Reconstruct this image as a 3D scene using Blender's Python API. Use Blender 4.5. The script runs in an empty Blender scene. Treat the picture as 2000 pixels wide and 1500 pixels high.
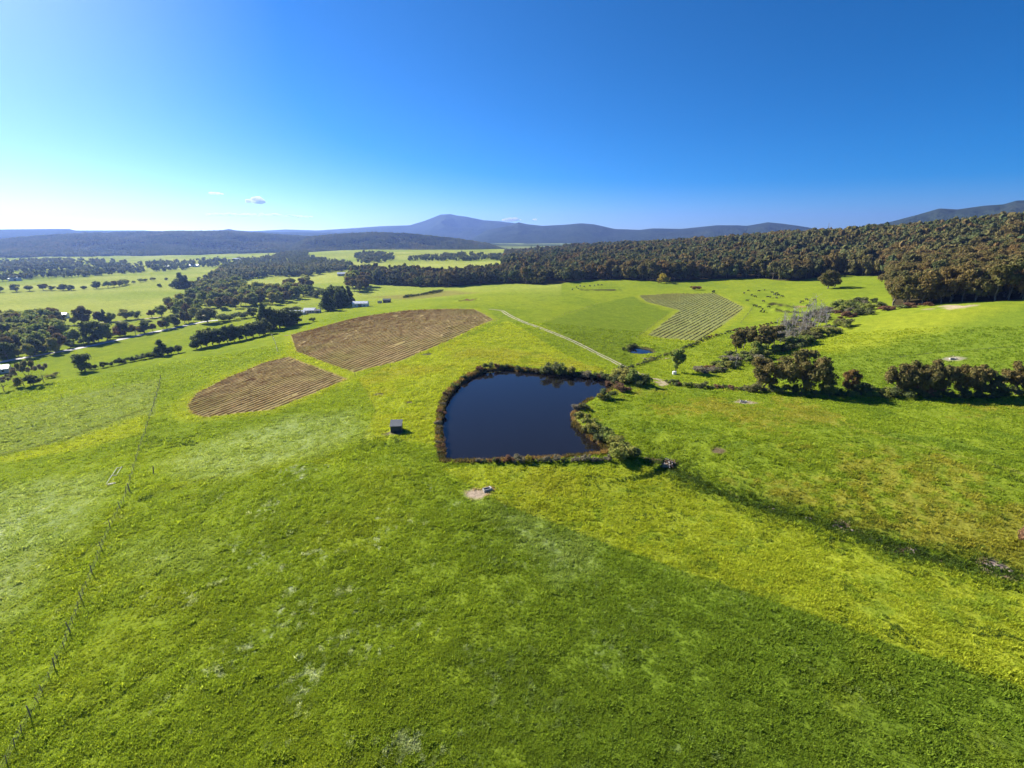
import bpy, bmesh, math, random
import numpy as np
from mathutils import Vector, Matrix

S = bpy.context.scene
COL = S.collection
rng = np.random.default_rng(7)
random.seed(7)
R = math.radians

# ------------------------------------------------------------------ camera
FPX, PITCH, CAMH = 950.0, R(17.2), 50.0
cam_d = bpy.data.cameras.new('camera'); cam = bpy.data.objects.new('camera', cam_d); COL.objects.link(cam)
cam.location = (0, 0, CAMH); cam.rotation_euler = (R(90) - PITCH, 0, 0)
cam_d.sensor_width = 36; cam_d.lens = 36 * FPX / 2000; cam_d.clip_start = 0.5; cam_d.clip_end = 60000
S.camera = cam
# ------------------------------------------------------------------ light
SUN_AZ, SUN_EL = R(-50), R(29)
sdir = Vector((math.sin(SUN_AZ) * math.cos(SUN_EL), math.cos(SUN_AZ) * math.cos(SUN_EL), math.sin(SUN_EL)))
W = bpy.data.worlds.new('World'); S.world = W; W.use_nodes = True
wn = W.node_tree; wn.nodes.clear()
sky = wn.nodes.new('ShaderNodeTexSky'); sky.sky_type = 'NISHITA'; sky.sun_disc = False
sky.sun_elevation = SUN_EL; sky.sun_rotation = SUN_AZ
sky.altitude = 300; sky.air_density = 0.62; sky.dust_density = 0.45; sky.ozone_density = 6.0
hs = wn.nodes.new('ShaderNodeHueSaturation'); hs.inputs['Saturation'].default_value = 1.45; hs.inputs['Hue'].default_value = .501
bg = wn.nodes.new('ShaderNodeBackground'); bg.inputs[1].default_value = 0.056
wo = wn.nodes.new('ShaderNodeOutputWorld')
wn.links.new(sky.outputs[0], hs.inputs['Color']); wn.links.new(hs.outputs[0], bg.inputs[0]); wn.links.new(bg.outputs[0], wo.inputs[0])
sl = bpy.data.lights.new('sun', 'SUN'); sl.energy = 5.0; sl.angle = R(0.5); sl.color = (1.0, 0.95, 0.86)
so = bpy.data.objects.new('sun', sl); COL.objects.link(so)
so.rotation_euler = (-sdir).to_track_quat('-Z', 'Y').to_euler(); so.location = (-300, 300, 400)
S.view_settings.view_transform = 'Standard'; S.view_settings.look = 'None'
S.view_settings.exposure = 1.33; S.view_settings.gamma = 1.0; S.view_settings.use_curve_mapping = False
cy = S.cycles
cy.adaptive_threshold = .02; cy.use_denoising = True; cy.max_bounces = 6; cy.diffuse_bounces = 3; cy.glossy_bounces = 2
cy.transmission_bounces = 3; cy.volume_bounces = 0; cy.transparent_max_bounces = 6
cy.sample_clamp_indirect = 4; cy.caustics_reflective = False; cy.caustics_refractive = False

# ------------------------------------------------------------------ numpy helpers
def hsh(ix, iy, seed):
    h = (ix.astype(np.int64) * 374761393 + iy.astype(np.int64) * 668265263 + seed * 974634781) & 0xffffffff
    h = ((h ^ (h >> 13)) * 1274126177) & 0xffffffff
    h = ((h ^ (h >> 16)) * 2246822519) & 0xffffffff
    return ((h ^ (h >> 15)) & 0xffffff) / float(0x1000000)
def vn(x, y, seed=0):
    x = np.asarray(x, float); y = np.asarray(y, float)
    ix = np.floor(x); iy = np.floor(y); fx = x - ix; fy = y - iy
    fx = fx * fx * fx * (fx * (fx * 6 - 15) + 10); fy = fy * fy * fy * (fy * (fy * 6 - 15) + 10)
    a = hsh(ix, iy, seed); b = hsh(ix + 1, iy, seed); c = hsh(ix, iy + 1, seed); d = hsh(ix + 1, iy + 1, seed)
    return (a + (b - a) * fx) * (1 - fy) + (c + (d - c) * fx) * fy
def fbm(x, y, seed=0, o=3):
    s = 0; a = 1; t = 0
    for k in range(o):
        s = s + a * vn(x * 2 ** k + 17.3 * k, y * 2 ** k - 9.1 * k, seed + k); t += a; a *= .5
    return s / t * 2 - 1
def sstep(a, b, v):
    t = np.clip((v - a) / (b - a), 0, 1); return t * t * (3 - 2 * t)
def ray(px, py):
    px = np.asarray(px, float); py = np.asarray(py, float)
    a = (px - 1000) / FPX; b = (750 - py) / FPX
    c, s = math.cos(PITCH), math.sin(PITCH)
    x = a; y = c + b * s; z = -s + b * c
    h = np.hypot(x, y)
    return np.arctan2(x, y), z / h          # bearing, slope
def depth(P):                                # camera-space depth of a world point
    return P[1] * math.cos(PITCH) - (P[2] - CAMH) * math.sin(PITCH)

# ------------------------------------------------------------------ terrain: control points -> thin plate in (bearing, ln r)
CZ = [(0,1500,-2),(500,1500,-.6),(1000,1500,0),(1500,1500,.5),(2000,1500,1),(1000,1200,0),(500,1200,-1.5),(1500,1200,.6),
 (2000,1300,1.5),(1000,960,-.4),(850,910,-.2),(1190,910,-.2),(1300,905,-1),(1500,1000,-.6),(1750,1070,.3),(2000,1120,1),
 (870,800,-.3),(920,735,-.3),(1050,715,-.2),(1190,740,-.4),(1120,820,0),(770,840,-.9),(730,800,-1.5),
 (315,738,-9),(0,800,-12),(0,890,-10),(0,1000,-7.5),(300,850,-6),(250,980,-4),(0,1200,-4.5),(500,900,-2.5),(600,820,-2.8),
 (370,800,-6),(480,720,-8.5),(565,697,-6),(680,740,-2.6),(569,654,-9),(692,727,-2.6),(800,680,-1.5),(800,606,-4.5),(925,603,-2),(963,624,-1.2),
 (700,600,-15),(600,612,-16),(540,650,-12),(165,722,-15),(316,692,-15),(420,672,-14),(0,708,-18),(150,685,-18.5),(400,630,-19),
 (0,640,-21),(300,600,-22),(0,600,-23),(0,560,-25),(300,570,-23),(450,540,-25),(600,540,-25),(0,520,-30),(300,515,-29),(500,512,-29),
 (830,575,-15),(780,590,-14),(720,555,-20),(950,575,-6),(1100,560,-6),(1000,590,-3),(1080,640,-1.5),(1350,552,-2),(1500,550,2),(1690,542,9),(1620,562,6),
 (1245,580,-3),(1450,602,-2.5),(1365,665,-4.2),(1262,655,-5),(1250,690,-5.5),(1150,640,-3),(1275,745,-2),(1400,720,-3.5),(1500,680,-2.5),(1550,640,-.5),
 (1700,600,6.5),(1850,600,13),(2000,588,17),(2000,680,10),(1800,690,5.5),(1700,700,3),(1500,752,-.8),(1600,775,.4),(1800,778,2.2),(2000,775,4.2),
 (1300,790,.2),(1700,900,4.2),(2000,900,6.5),(1500,870,3.4),(1350,850,1.9),(1450,800,2.0),(1650,810,2.6),(1250,830,.8),(1850,980,3.6),(1600,950,1.6)]
CD = [(650,490,2000),(720,488,1900),(900,518,1050),(820,520,1000),(560,496,2150),(960,500,1500),(1050,485,2000)]
# forest crest ground (pixel of the tree tops minus a tree height), distance
CR = [(985,504,1500),(1100,493,1500),(1250,485,1500),(1400,480,1400),(1500,477,1300),(1600,471,1200),(1750,468,1100),(1850,459,1000),(2000,445,920),(2200,432,850)]
T0, L0, Z0 = [], [], []
for px, py, z in CZ:
    th, sl_ = ray(px, py); T0.append(float(th)); L0.append(math.log((z - CAMH) / sl_)); Z0.append(z)
for px, py, D in CD + CR:
    th, sl_ = ray(px, py); T0.append(float(th)); L0.append(math.log(D)); Z0.append(CAMH + D * float(sl_))
for px, py, D in CR:
    th, sl_ = ray(px, py); z = CAMH + D * float(sl_)
    T0.append(float(th)); L0.append(math.log(D * 1.7)); Z0.append(z - 40)
for th in range(-180, 180, 20):
    for r_, z in ((8, 0), (4200, -32), (13000, -32)):
        T0.append(R(th)); L0.append(math.log(r_)); Z0.append(z)
for th, r_, z in ((-75,60,-3),(-75,200,-10),(-75,700,-22),(-75,1800,-30),(75,60,2),(75,200,8),(75,400,20),(75,900,60),(75,1800,30),
                  (58,250,14),(58,400,24),(-58,80,-3),(-58,300,-16),(-58,1000,-25),(-58,2000,-30),
                  (-120,100,0),(-120,600,-5),(120,100,2),(120,600,10),(180,100,0),(-180,100,0),(180,600,0),(-180,600,0),(120,1800,0),(-120,1800,-20),(180,1800,-20),(-180,1800,-20),
                  (-30,3000,-31),(-15,3000,-31),(0,3000,-31),(10,3000,-32),(-40,3000,-31)):
    T0.append(R(th)); L0.append(math.log(r_)); Z0.append(z)
T0 = np.array(T0); L0 = np.array(L0); Z0 = np.array(Z0)
def tps(d2): return 0.5 * d2 * np.log(d2 + 1e-12)
n0 = len(T0)
K = tps((T0[:, None] - T0) ** 2 + (L0[:, None] - L0) ** 2) + 4e-4 * np.eye(n0)
P0 = np.c_[np.ones(n0), T0, L0]
A0 = np.block([[K, P0], [P0.T, np.zeros((3, 3))]])
w0 = np.linalg.solve(A0, np.r_[Z0, 0, 0, 0])
def rbf(t, l):
    out = w0[n0] + w0[n0 + 1] * t + w0[n0 + 2] * l
    for i in range(n0): out = out + w0[i] * tps((t - T0[i]) ** 2 + (l - L0[i]) ** 2)
    return out
fine = np.arange(-56, 56.01, .15)
TH = np.radians(np.r_[np.arange(-180, -56, 2.0), fine, np.arange(58, 180.1, 2.0)])
rr = [1.0, 3.0]
while rr[-1] < 13000:
    r_ = rr[-1]; rr.append(r_ * (1 + (.06 if r_ < 20 else .006 if r_ < 260 else .01 if r_ < 900 else .025)))
RR = np.array(rr); LR = np.log(RR)
tg, lg = np.meshgrid(TH, LR, indexing='ij')
# evaluate on a coarse grid and upsample linearly where the mesh is fine
GZ = rbf(tg, lg)
XG = np.sin(tg) * np.exp(lg); YG = np.cos(tg) * np.exp(lg); RG = np.exp(lg)
wn_ = sstep(10, 40, RG)
GZ += wn_ * (.22 * fbm(XG / 14, YG / 14, 3) + .07 * fbm(XG / 3.1, YG / 3.1, 5, 2) * (RG < 300))
GZ += sstep(350, 900, RG) * 1.3 * fbm(XG / 130, YG / 130, 9)
GZ += sstep(2500, 6000, RG) * 12 * fbm(XG / 900, YG / 900, 19)
def zat(x, y):
    x = np.asarray(x, float); y = np.asarray(y, float)
    t = np.arctan2(x, y); l = np.log(np.hypot(x, y) + 1e-9)
    i = np.clip(np.searchsorted(TH, t) - 1, 0, len(TH) - 2); j = np.clip(np.searchsorted(LR, l) - 1, 0, len(LR) - 2)
    u = np.clip((t - TH[i]) / (TH[i + 1] - TH[i]), 0, 1)
    v = np.clip((np.exp(l) - RR[j]) / (RR[j + 1] - RR[j]), 0, 1)
    return (GZ[i, j] * (1 - u) + GZ[i + 1, j] * u) * (1 - v) + (GZ[i, j + 1] * (1 - u) + GZ[i + 1, j + 1] * u) * v
def unp(px, py):
    """pixel of the photograph -> point of the ground it shows (N,3)"""
    t, s = ray(np.atleast_1d(px), np.atleast_1d(py))
    i = np.clip(np.searchsorted(TH, t) - 1, 0, len(TH) - 2); u = (t - TH[i]) / (TH[i + 1] - TH[i])
    zz = GZ[i] * (1 - u)[:, None] + GZ[i + 1] * u[:, None]
    d = CAMH + s[:, None] * RR[None] - zz
    hit = d < 0; hit[:, :14] = False
    j = np.argmax(hit, axis=1); j = np.where(hit.any(axis=1), j, len(RR) - 1); k = j - 1; n = np.arange(len(t))
    f = np.clip(d[n, k] / (d[n, k] - d[n, j] + 1e-9), 0, 1)
    r_ = RR[k] + (RR[j] - RR[k]) * f
    x = np.sin(t) * r_; y = np.cos(t) * r_
    return np.c_[x, y, zat(x, y)]
def up1(px, py): return unp([px], [py])[0]
def upl(pts): a = np.array(pts, float); return unp(a[:, 0], a[:, 1])
def onplane(pts, z):
    a = np.array(pts, float); t, s = ray(a[:, 0], a[:, 1]); r_ = (z - CAMH) / s
    return np.c_[np.sin(t) * r_, np.cos(t) * r_]
def psd(X, Y, poly):
    """signed distance to a closed polygon, negative inside"""
    poly = np.asarray(poly)[:, :2]; d = np.full(X.shape, 1e18); ins = np.zeros(X.shape, bool)
    for k in range(len(poly)):
        a = poly[k]; b = poly[(k + 1) % len(poly)]; e = b - a
        wx = X - a[0]; wy = Y - a[1]; t = np.clip((wx * e[0] + wy * e[1]) / (e @ e + 1e-12), 0, 1)
        d = np.minimum(d, (wx - t * e[0]) ** 2 + (wy - t * e[1]) ** 2)
        c = ((a[1] > Y) != (b[1] > Y)) & (X < (b[0] - a[0]) * (Y - a[1]) / (b[1] - a[1] + 1e-12) + a[0]); ins ^= c
    return np.where(ins, -1, 1) * np.sqrt(d)
def lsd(X, Y, line):
    line = np.asarray(line)[:, :2]; d = np.full(X.shape, 1e18)
    for k in range(len(line) - 1):
        a = line[k]; e = line[k + 1] - a
        wx = X - a[0]; wy = Y - a[1]; t = np.clip((wx * e[0] + wy * e[1]) / (e @ e + 1e-12), 0, 1)
        d = np.minimum(d, (wx - t * e[0]) ** 2 + (wy - t * e[1]) ** 2)
    return np.sqrt(d)
def smoothline(p, n=6):
    p = np.asarray(p, float); q = np.vstack([2 * p[0] - p[1], p, 2 * p[-1] - p[-2]]); out = []
    for k in range(1, len(q) - 2):
        for t in np.linspace(0, 1, n, endpoint=False):
            a, b, c, d = q[k - 1], q[k], q[k + 1], q[k + 2]
            out.append(.5 * (2 * b + (c - a) * t + (2 * a - 5 * b + 4 * c - d) * t * t + (3 * b - a - 3 * c + d) * t ** 3))
    out.append(q[-2]); return np.array(out)
def resample(p, step):
    p = np.asarray(p, float)[:, :2]; s = np.r_[0, np.cumsum(np.hypot(*np.diff(p, axis=0).T))]
    t = np.arange(0, s[-1], step); return np.c_[np.interp(t, s, p[:, 0]), np.interp(t, s, p[:, 1])]

# ---- water bodies and gullies cut into the ground
WZ = -1.3
DAM = [(869,905),(866,870),(865,835),(869,800),(880,775),(900,752),(928,735),(955,725),(985,722),(1020,727),(1060,730),(1100,733),(1150,737),
       (1184,742),(1200,757),(1172,774),(1148,784),(1126,798),(1115,815),(1118,830),(1145,852),(1180,877),(1178,886),(1140,893),(1050,899),(950,904)]
dam = onplane(DAM, WZ)
pond_z = float(up1(1250, 688)[2]) - .5
pond = onplane([(1229,685),(1241,680),(1258,681),(1272,685),(1277,689),(1257,692),(1235,691)], pond_z)
CREEK = [(1270,903),(1310,915),(1370,945),(1440,972),(1500,995),(1575,1012),(1650,1035),(1740,1068),(1800,1085),(1870,1098),(1940,1112),(2060,1135)]
creek = upl(CREEK)
creekd = np.hypot(XG, YG)  # placeholder shape
near = RG < 520
creekd = np.full(XG.shape, 1e3); creekd[near] = lsd(XG[near], YG[near], creek)
GZ -= .5 * np.exp(-(creekd / 1.1) ** 2) * (.6 + .4 * fbm(XG / 3, YG / 3, 31)) + .12 * np.exp(-(creekd / 4) ** 2)
damd = np.full(XG.shape, 1e3); damd[near] = psd(XG[near], YG[near], dam)
bank = np.maximum(GZ, WZ + .12 + np.minimum(.75, np.maximum(damd, 0) * .38))
bank = np.where((damd > 0) & (damd < 9), np.minimum(bank, WZ + .15 + damd * .5), bank)
GZ = np.where(damd > 0, np.where(damd < 14, bank, GZ), np.minimum(GZ, WZ - .1 + np.maximum(damd * .45, -2.2)))
pdm = np.full(XG.shape, 1e3); pdm[near] = psd(XG[near], YG[near], pond)
GZ = np.where(pdm < 0, np.minimum(GZ, pond_z - .1 + np.maximum(pdm * .4, -1)), np.where(pdm < 6, np.minimum(np.maximum(GZ, pond_z + .08 + pdm * .12), pond_z + .1 + pdm * .45), GZ))
# empty, eroded stock dams on the hill (dark hollows)
HOLLOWS = [((1140,566),(1198,566),3.0), ((1510,596),(1560,598),2.6), ((1526,606),(1570,609),2.4), ((900,588),(930,585),1.6)]
for a, b, wd in HOLLOWS:
    l_ = upl([a, b]); d_ = np.full(XG.shape, 1e3); m_ = RG < 900; d_[m_] = lsd(XG[m_], YG[m_], l_)
    GZ += 1.3 * np.exp(-((d_ - wd * 1.9) / (wd * .7)) ** 2) - 1.9 * np.exp(-(d_ / wd) ** 2)

# ------------------------------------------------------------------ paddock colours (albedo, with backlit brightness painted in on the left)
L_ = lambda p: upl(p)[:, :2]
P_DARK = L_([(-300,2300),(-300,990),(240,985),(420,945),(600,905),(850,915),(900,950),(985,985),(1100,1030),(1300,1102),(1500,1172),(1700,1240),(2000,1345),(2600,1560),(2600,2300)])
P_STRIP = L_([(860,915),(1180,912),(1260,912),(1300,925),(1440,980),(1575,1022),(1740,1078),(1870,1108),(2100,1150),(2300,1440),(2000,1345),(1500,1172),(1100,1030),(985,985)])
P_YEL = L_([(700,738),(735,802),(709,858),(800,862),(850,868),(858,800),(880,765),(930,722),(1000,712),(1190,728),(1100,690),(990,625),(940,650),(820,690)])
P_LEFT = L_([(0,803),(315,740),(300,812),(180,850),(0,890),(-200,915),(-200,845)])
P_LEFTY = L_([(0,893),(180,846),(285,810),(280,850),(150,878),(0,905),(-200,930),(-200,925)])
P_PALE = [(L_([(0,950),(130,925),(225,925),(215,960),(140,1060),(60,1180),(0,1260),(-200,1300),(-200,1000)]), .8),
          (L_([(310,905),(460,845),(560,815),(700,800),(720,850),(640,885),(430,945),(330,930)]), .8),
          (L_([(950,985),(1010,990),(1160,1060),(1180,1130),(1080,1140),(990,1060)]), .55),
          (L_([(210,1060),(430,1050),(440,1110),(240,1150)]), .35)]
P_DGRN = L_([(1055,632),(1175,592),(1235,578),(1290,604),(1325,610),(1240,660),(1235,715),(1215,712)])
P_RHILL = L_([(1500,745),(1640,660),(1720,625),(1830,600),(2000,592),(2300,560),(2300,770),(2000,772),(1700,765)])
P_RYEL = L_([(1560,690),(1700,625),(1830,603),(2000,593),(1830,650),(1640,690)])
P_RMIX = L_([(1200,760),(1300,752),(1650,778),(2000,782),(2300,782),(2300,1150),(1940,1108),(1575,1008),(1310,905),(1200,850),(1140,800)])
V1 = L_([(569,654),(640,635),(700,620),(800,606),(925,604),(963,624),(870,668),(780,705),(692,727),(630,706),(580,687)])
V2 = L_([(565,697),(678,740),(620,765),(530,800),(400,815),(375,807),(368,792),(385,768),(450,735),(510,710)])
V3 = L_([(1248,577),(1320,573),(1395,573),(1452,600),(1440,613),(1364,667),(1265,655),(1328,606),(1262,589)])
V_IN = upl([(692,727),(963,624)]); V_DIR = (V_IN[1] - V_IN[0])[:2]; V_DIR /= np.linalg.norm(V_DIR)
V3_IN = upl([(1345,665),(1440,608)]); V3_DIR = (V3_IN[1] - V3_IN[0])[:2]; V3_DIR /= np.linalg.norm(V3_DIR)
BARE = [  # pixel centre, half-size metres, tint
    ((931,965),2.0,(.36,.28,.21)),((953,955),1.0,(.26,.18,.11)),((1455,786),2.3,(.30,.25,.18)),((1860,701),3.5,(.30,.26,.2)),((1405,880),1.5,(.14,.1,.06)),
    ((773,844),2.6,(.14,.12,.08)),((1868,600),7.0,(.42,.33,.22)),((1815,604),4.0,(.36,.27,.17)),((740,770),1.6,(.09,.08,.05)),((835,692),2.2,(.07,.06,.06)),
    ((1305,906),1.8,(.12,.09,.06)),((560,655),1.5,(.24,.17,.12)),((800,786),1.2,(.12,.1,.06)),((1950,1112),2.0,(.30,.22,.18)),((1795,1084),1.7,(.24,.18,.13)),((1636,1030),1.5,(.24,.17,.15)),
    ((915,586),6,(.13,.07,.04)),((1262,700),2.4,(.2,.16,.09)),((1560,598),3,(.3,.2,.09)),((1850,598),5,(.40,.32,.22)),((1290,747),2.0,(.33,.26,.17))]
bare_w = [(up1(*p), s, np.array(c)) for p, s, c in BARE]
DITCH = [([(0,888),(90,868),(180,838),(240,815),(285,800)],1.1,.55),([(270,975),(340,955),(440,925),(540,905)],.45,.4),([(0,975),(60,970),(200,962)],.4,.3),
         ([(320,800),(390,770),(470,730),(540,708)],1.2,.35),([(540,822),(620,812),(700,800),(735,802)],.4,.3),([(709,858),(735,802),(720,770),(698,740)],.35,.35),([(690,737),(640,762),(560,795)],.5,.3)]
ditch_w = [(upl(p), w_, a) for p, w_, a in DITCH]
worn = upl([(1495,797),(1600,820),(1700,845),(1850,885),(2000,927),(2100,955)])
C_BASE = np.array((.176, .226, .019)); C_DARK = np.array((.110, .164, .017)); C_YEL = np.array((.240, .272, .022))
C_PALE = np.array((.235, .285, .100)); C_MID = np.array((.128, .180, .018)); C_OLV = np.array((.190, .230, .055)); C_BRN = np.array((.330, .240, .120))
def mixc(c, k, w): return c + (np.asarray(k) - c) * w[..., None]
def colf(X, Y):
    r_ = np.hypot(X, Y); th = np.arctan2(X, Y)
    n1 = fbm(X / 26, Y / 26, 41, 4); n2 = fbm(X / 6, Y / 6, 51, 3); n3 = fbm(X / 90, Y / 90, 61, 3); n4 = fbm(X / 1.6, Y / 1.6, 71, 2)
    c = np.broadcast_to(C_BASE, X.shape + (3,)).copy()
    c = mixc(c, C_YEL, .35 * sstep(-.1, .5, n1 + .4 * n2)); c = mixc(c, C_MID, .5 * sstep(.05, .5, -n1 + .3 * n2))
    # far valley: paddocks of differing greens, backlit glow of the grass painted in, then a patchwork
    far = sstep(350, 700, r_) * (th < .1)
    c = mixc(c, (.36, .375, .085), far * (.6 + .45 * n3)); c = mixc(c, (.18, .25, .03), far * .5 * sstep(0, .4, fbm(X / 170, Y / 170, 77)))
    patch = fbm(X / 420, Y / 420, 83, 4); vf = sstep(2600, 3600, r_)
    c = mixc(c, (.030, .045, .018), vf * sstep(-.12, .02, patch)); c = mixc(c, (.20, .24, .07), vf * sstep(.02, -.12, patch))
    nr = r_ < 700
    def blend(poly, col, w, soft=.5, jit=.0):
        nonlocal c
        d = np.full(X.shape, 99.); d[nr] = psd(X[nr], Y[nr], poly)
        c = mixc(c, col, w * sstep(soft, -soft, d + jit * n2)); return d
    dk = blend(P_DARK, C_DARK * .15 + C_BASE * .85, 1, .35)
    g_ = sstep(-.35, .5, th + .25 * n1) * (dk < 0)  # backlight painted into the colour by bearing: bright sunward left, darker right
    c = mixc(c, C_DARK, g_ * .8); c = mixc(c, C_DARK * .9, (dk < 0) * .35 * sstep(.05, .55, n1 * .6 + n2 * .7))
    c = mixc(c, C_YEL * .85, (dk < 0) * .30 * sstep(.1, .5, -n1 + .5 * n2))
    d = blend(P_STRIP, C_YEL, .85, .35); s_ = (d < 0)
    c = mixc(c, C_MID, s_ * .6 * sstep(.15, .5, n2 * .7 + n4 * .6)); c = mixc(c, (.21, .21, .02), s_ * .4 * sstep(.1, .5, n1))
    d = blend(P_RMIX, C_BASE * .8 + C_MID * .2, 1, 1.5); s_ = (d < 0)
    c = mixc(c, C_DARK, s_ * .75 * sstep(.08, .42, n2 * .65 + n1 * .55)); c = mixc(c, (.22, .20, .03), s_ * .75 * sstep(.12, .45, -n1 * .8 + n4 * .3))
    d = blend(P_YEL, C_YEL * 1.02, .9, .5); s_ = (d < 0)
    c = mixc(c, (.235, .215, .03), s_ * .5 * sstep(0, .5, n1)); c = mixc(c, C_MID, s_ * .45 * sstep(.2, .55, n2))
    blend(P_LEFT, C_OLV, .8, .6); blend(P_LEFTY, C_YEL, .85, 2.5, 2)
    d = blend(P_DGRN, C_MID * .95, .7, 1.6); blend(P_RHILL, C_MID * 1.05, .85, 2, 2); blend(P_RYEL, C_YEL, .8, 9, 5)
    for poly, w in P_PALE:
        d = np.full(X.shape, 99.); d[nr] = psd(X[nr], Y[nr], poly)
        c = mixc(c, C_PALE, w * sstep(3, -6, d + 5 * n2) * (.55 + .45 * sstep(-.3, .4, n4 + n2)))
    # small pale seed-head patches in the near paddock
    sp = sstep(.25, .7, fbm(X / .7, Y / .9, 91, 3) * .9 + .6 * n2 + .25 * n1 - .25) * (.25 + .75 * sstep(.1, -.35, th)) * (r_ < 160) * (dk < 0)
    c = mixc(c, (.38, .41, .27), sp * .65)
    for P, w_, a in ditch_w:
        d = np.full(X.shape, 99.); d[nr] = lsd(X[nr], Y[nr], P); c = mixc(c, (.055, .055, .022), a * np.exp(-(d / w_) ** 2) * (.6 + .4 * n2))
    d = np.full(X.shape, 99.); d[nr] = lsd(X[nr], Y[nr], worn); c = mixc(c, (.25, .25, .06), .55 * np.exp(-(d / .5) ** 2)); c = mixc(c, C_DARK, .35 * sstep(0, 6, d) * sstep(14, 7, d) * (n2 > 0))
    d = np.full(X.shape, 99.); d[nr] = lsd(X[nr], Y[nr], creek)
    c = mixc(c, C_DARK * .9, .5 * sstep(6, 1, d + 4 * n2)); c = mixc(c, (.15, .11, .08), sstep(1.1, .4, d + .8 * n4 + .9 * n2) * sstep(-.25, .15, fbm(X / 7, Y / 7, 35, 2)))
    for V, vd in ((V1, V_DIR), (V2, V_DIR), (V3, V3_DIR)):
        d = np.full(X.shape, 99.); d[nr] = psd(X[nr], Y[nr], V)
        hd = sstep(7, 2, d); c = mixc(c, C_YEL * .95, hd * .75)
        c = mixc(c, (np.array((.215, .225, .08)) if V is V3 else C_BRN), sstep(.8, -.4, d) * (.85 + .15 * n2)); c = mixc(c, (.20, .19, .05), sstep(.8, -.4, d) * .6 * sstep(-.1, .5, n1))
    # bank of the dam: straw and mud
    d = np.full(X.shape, 99.); d[nr] = psd(X[nr], Y[nr], dam)
    c = mixc(c, (.17, .12, .055), sstep(2.0, .4, d + .9 * n2)); c = mixc(c, (.03, .022, .015), sstep(.5, .0, d))
    d = np.full(X.shape, 99.); d[nr] = psd(X[nr], Y[nr], pond); c = mixc(c, (.07, .06, .03), sstep(2.5, .5, d + n2))
    for a, b, wd in HOLLOWS:
        l_ = upl([a, b]); d = np.full(X.shape, 99.); d[nr] = lsd(X[nr], Y[nr], l_); c = mixc(c, (.045, .036, .022), .9 * sstep(wd * 1.7, wd * .7, d + n2))
    for P, s, k in bare_w:
        d = np.hypot((X - P[0]) * .8, Y - P[1]); c = mixc(c, k, .95 * sstep(s * 1.1, s * .55, d + s * .55 * n2 + s * .2 * n4))
    d = np.full(X.shape, 99.); d[nr] = psd(X[nr], Y[nr], L_([(500,545),(600,543),(610,552),(560,560),(480,552)])); c = mixc(c, (.22, .16, .11), .8 * sstep(8, -8, d))
    d = np.full(X.shape, 99.); d[nr] = psd(X[nr], Y[nr], L_([(720,580),(880,567),(940,572),(800,585)])); c = mixc(c, (.20, .15, .06), .55 * sstep(8, -8, d))
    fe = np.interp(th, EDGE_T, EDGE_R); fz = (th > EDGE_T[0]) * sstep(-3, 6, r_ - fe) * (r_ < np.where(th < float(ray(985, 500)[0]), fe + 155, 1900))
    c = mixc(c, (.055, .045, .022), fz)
    return np.clip(c * (1 + .12 * n4[..., None]), .005, .6)
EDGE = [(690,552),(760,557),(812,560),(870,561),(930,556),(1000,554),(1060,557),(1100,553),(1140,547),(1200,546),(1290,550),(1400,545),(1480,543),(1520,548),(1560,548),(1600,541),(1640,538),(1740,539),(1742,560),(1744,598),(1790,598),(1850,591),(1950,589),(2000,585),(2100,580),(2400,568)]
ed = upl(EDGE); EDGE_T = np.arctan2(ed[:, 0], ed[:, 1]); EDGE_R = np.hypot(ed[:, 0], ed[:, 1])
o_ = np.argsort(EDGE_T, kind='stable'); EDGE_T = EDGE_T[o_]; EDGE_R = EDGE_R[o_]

# ------------------------------------------------------------------ material helpers
def mat(name): 
    m = bpy.data.materials.new(name); m.use_nodes = True; m.node_tree.nodes.clear(); return m
class N:
    def __init__(s, m): s.t = m.node_tree
    def __call__(s, typ, ins=None, **kw):
        n = s.t.nodes.new(typ)
        for k, v in kw.items(): setattr(n, k, v)
        for k, v in (ins or {}).items():
            i = n.inputs[k]
            if isinstance(v, bpy.types.NodeSocket): s.t.links.new(v, i)
            else: i.default_value = v
        return n
def rgba(c): return (c[0], c[1], c[2], 1)
def ramp(n, fac, stops):
    r_ = n('ShaderNodeValToRGB', {0: fac}); e = r_.color_ramp.elements
    while len(e) < len(stops): e.new(.5)
    for k, (p, c) in enumerate(stops): e[k].position = p; e[k].color = rgba(c) if len(c) == 3 else c
    return r_.outputs[0]
def mul(n, a, b):
    return n('ShaderNodeMix', {6: a, 7: b, 0: 1.0}, data_type='RGBA', blend_type='MULTIPLY').outputs[2]
def mixn(n, f, a, b):
    return n('ShaderNodeMix', {0: f, 6: a, 7: b}, data_type='RGBA').outputs[2]
def plain(name, c, rough=.8, metal=0, var=.15, scale=4.0, bump=0.0, spec=.3):
    """one colour broken up by noise and weathering"""
    m = mat(name); n = N(m); co = n('ShaderNodeTexCoord').outputs['Object']
    nz = n('ShaderNodeTexNoise', {'Vector': co, 'Scale': scale, 'Detail': 5.0}).outputs[0]
    f = ramp(n, nz, [(.3, (1 - var,) * 3), (.7, (1 + var,) * 3)])
    b = n('ShaderNodeBsdfPrincipled', {'Base Color': mul(n, rgba(c), f), 'Roughness': rough, 'Metallic': metal, 'Specular IOR Level': spec})
    if bump: n.t.links.new(n('ShaderNodeBump', {'Height': nz, 'Strength': bump, 'Distance': .05}).outputs[0], b.inputs['Normal'])
    n('ShaderNodeOutputMaterial', {0: b.outputs[0]}); return m
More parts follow.
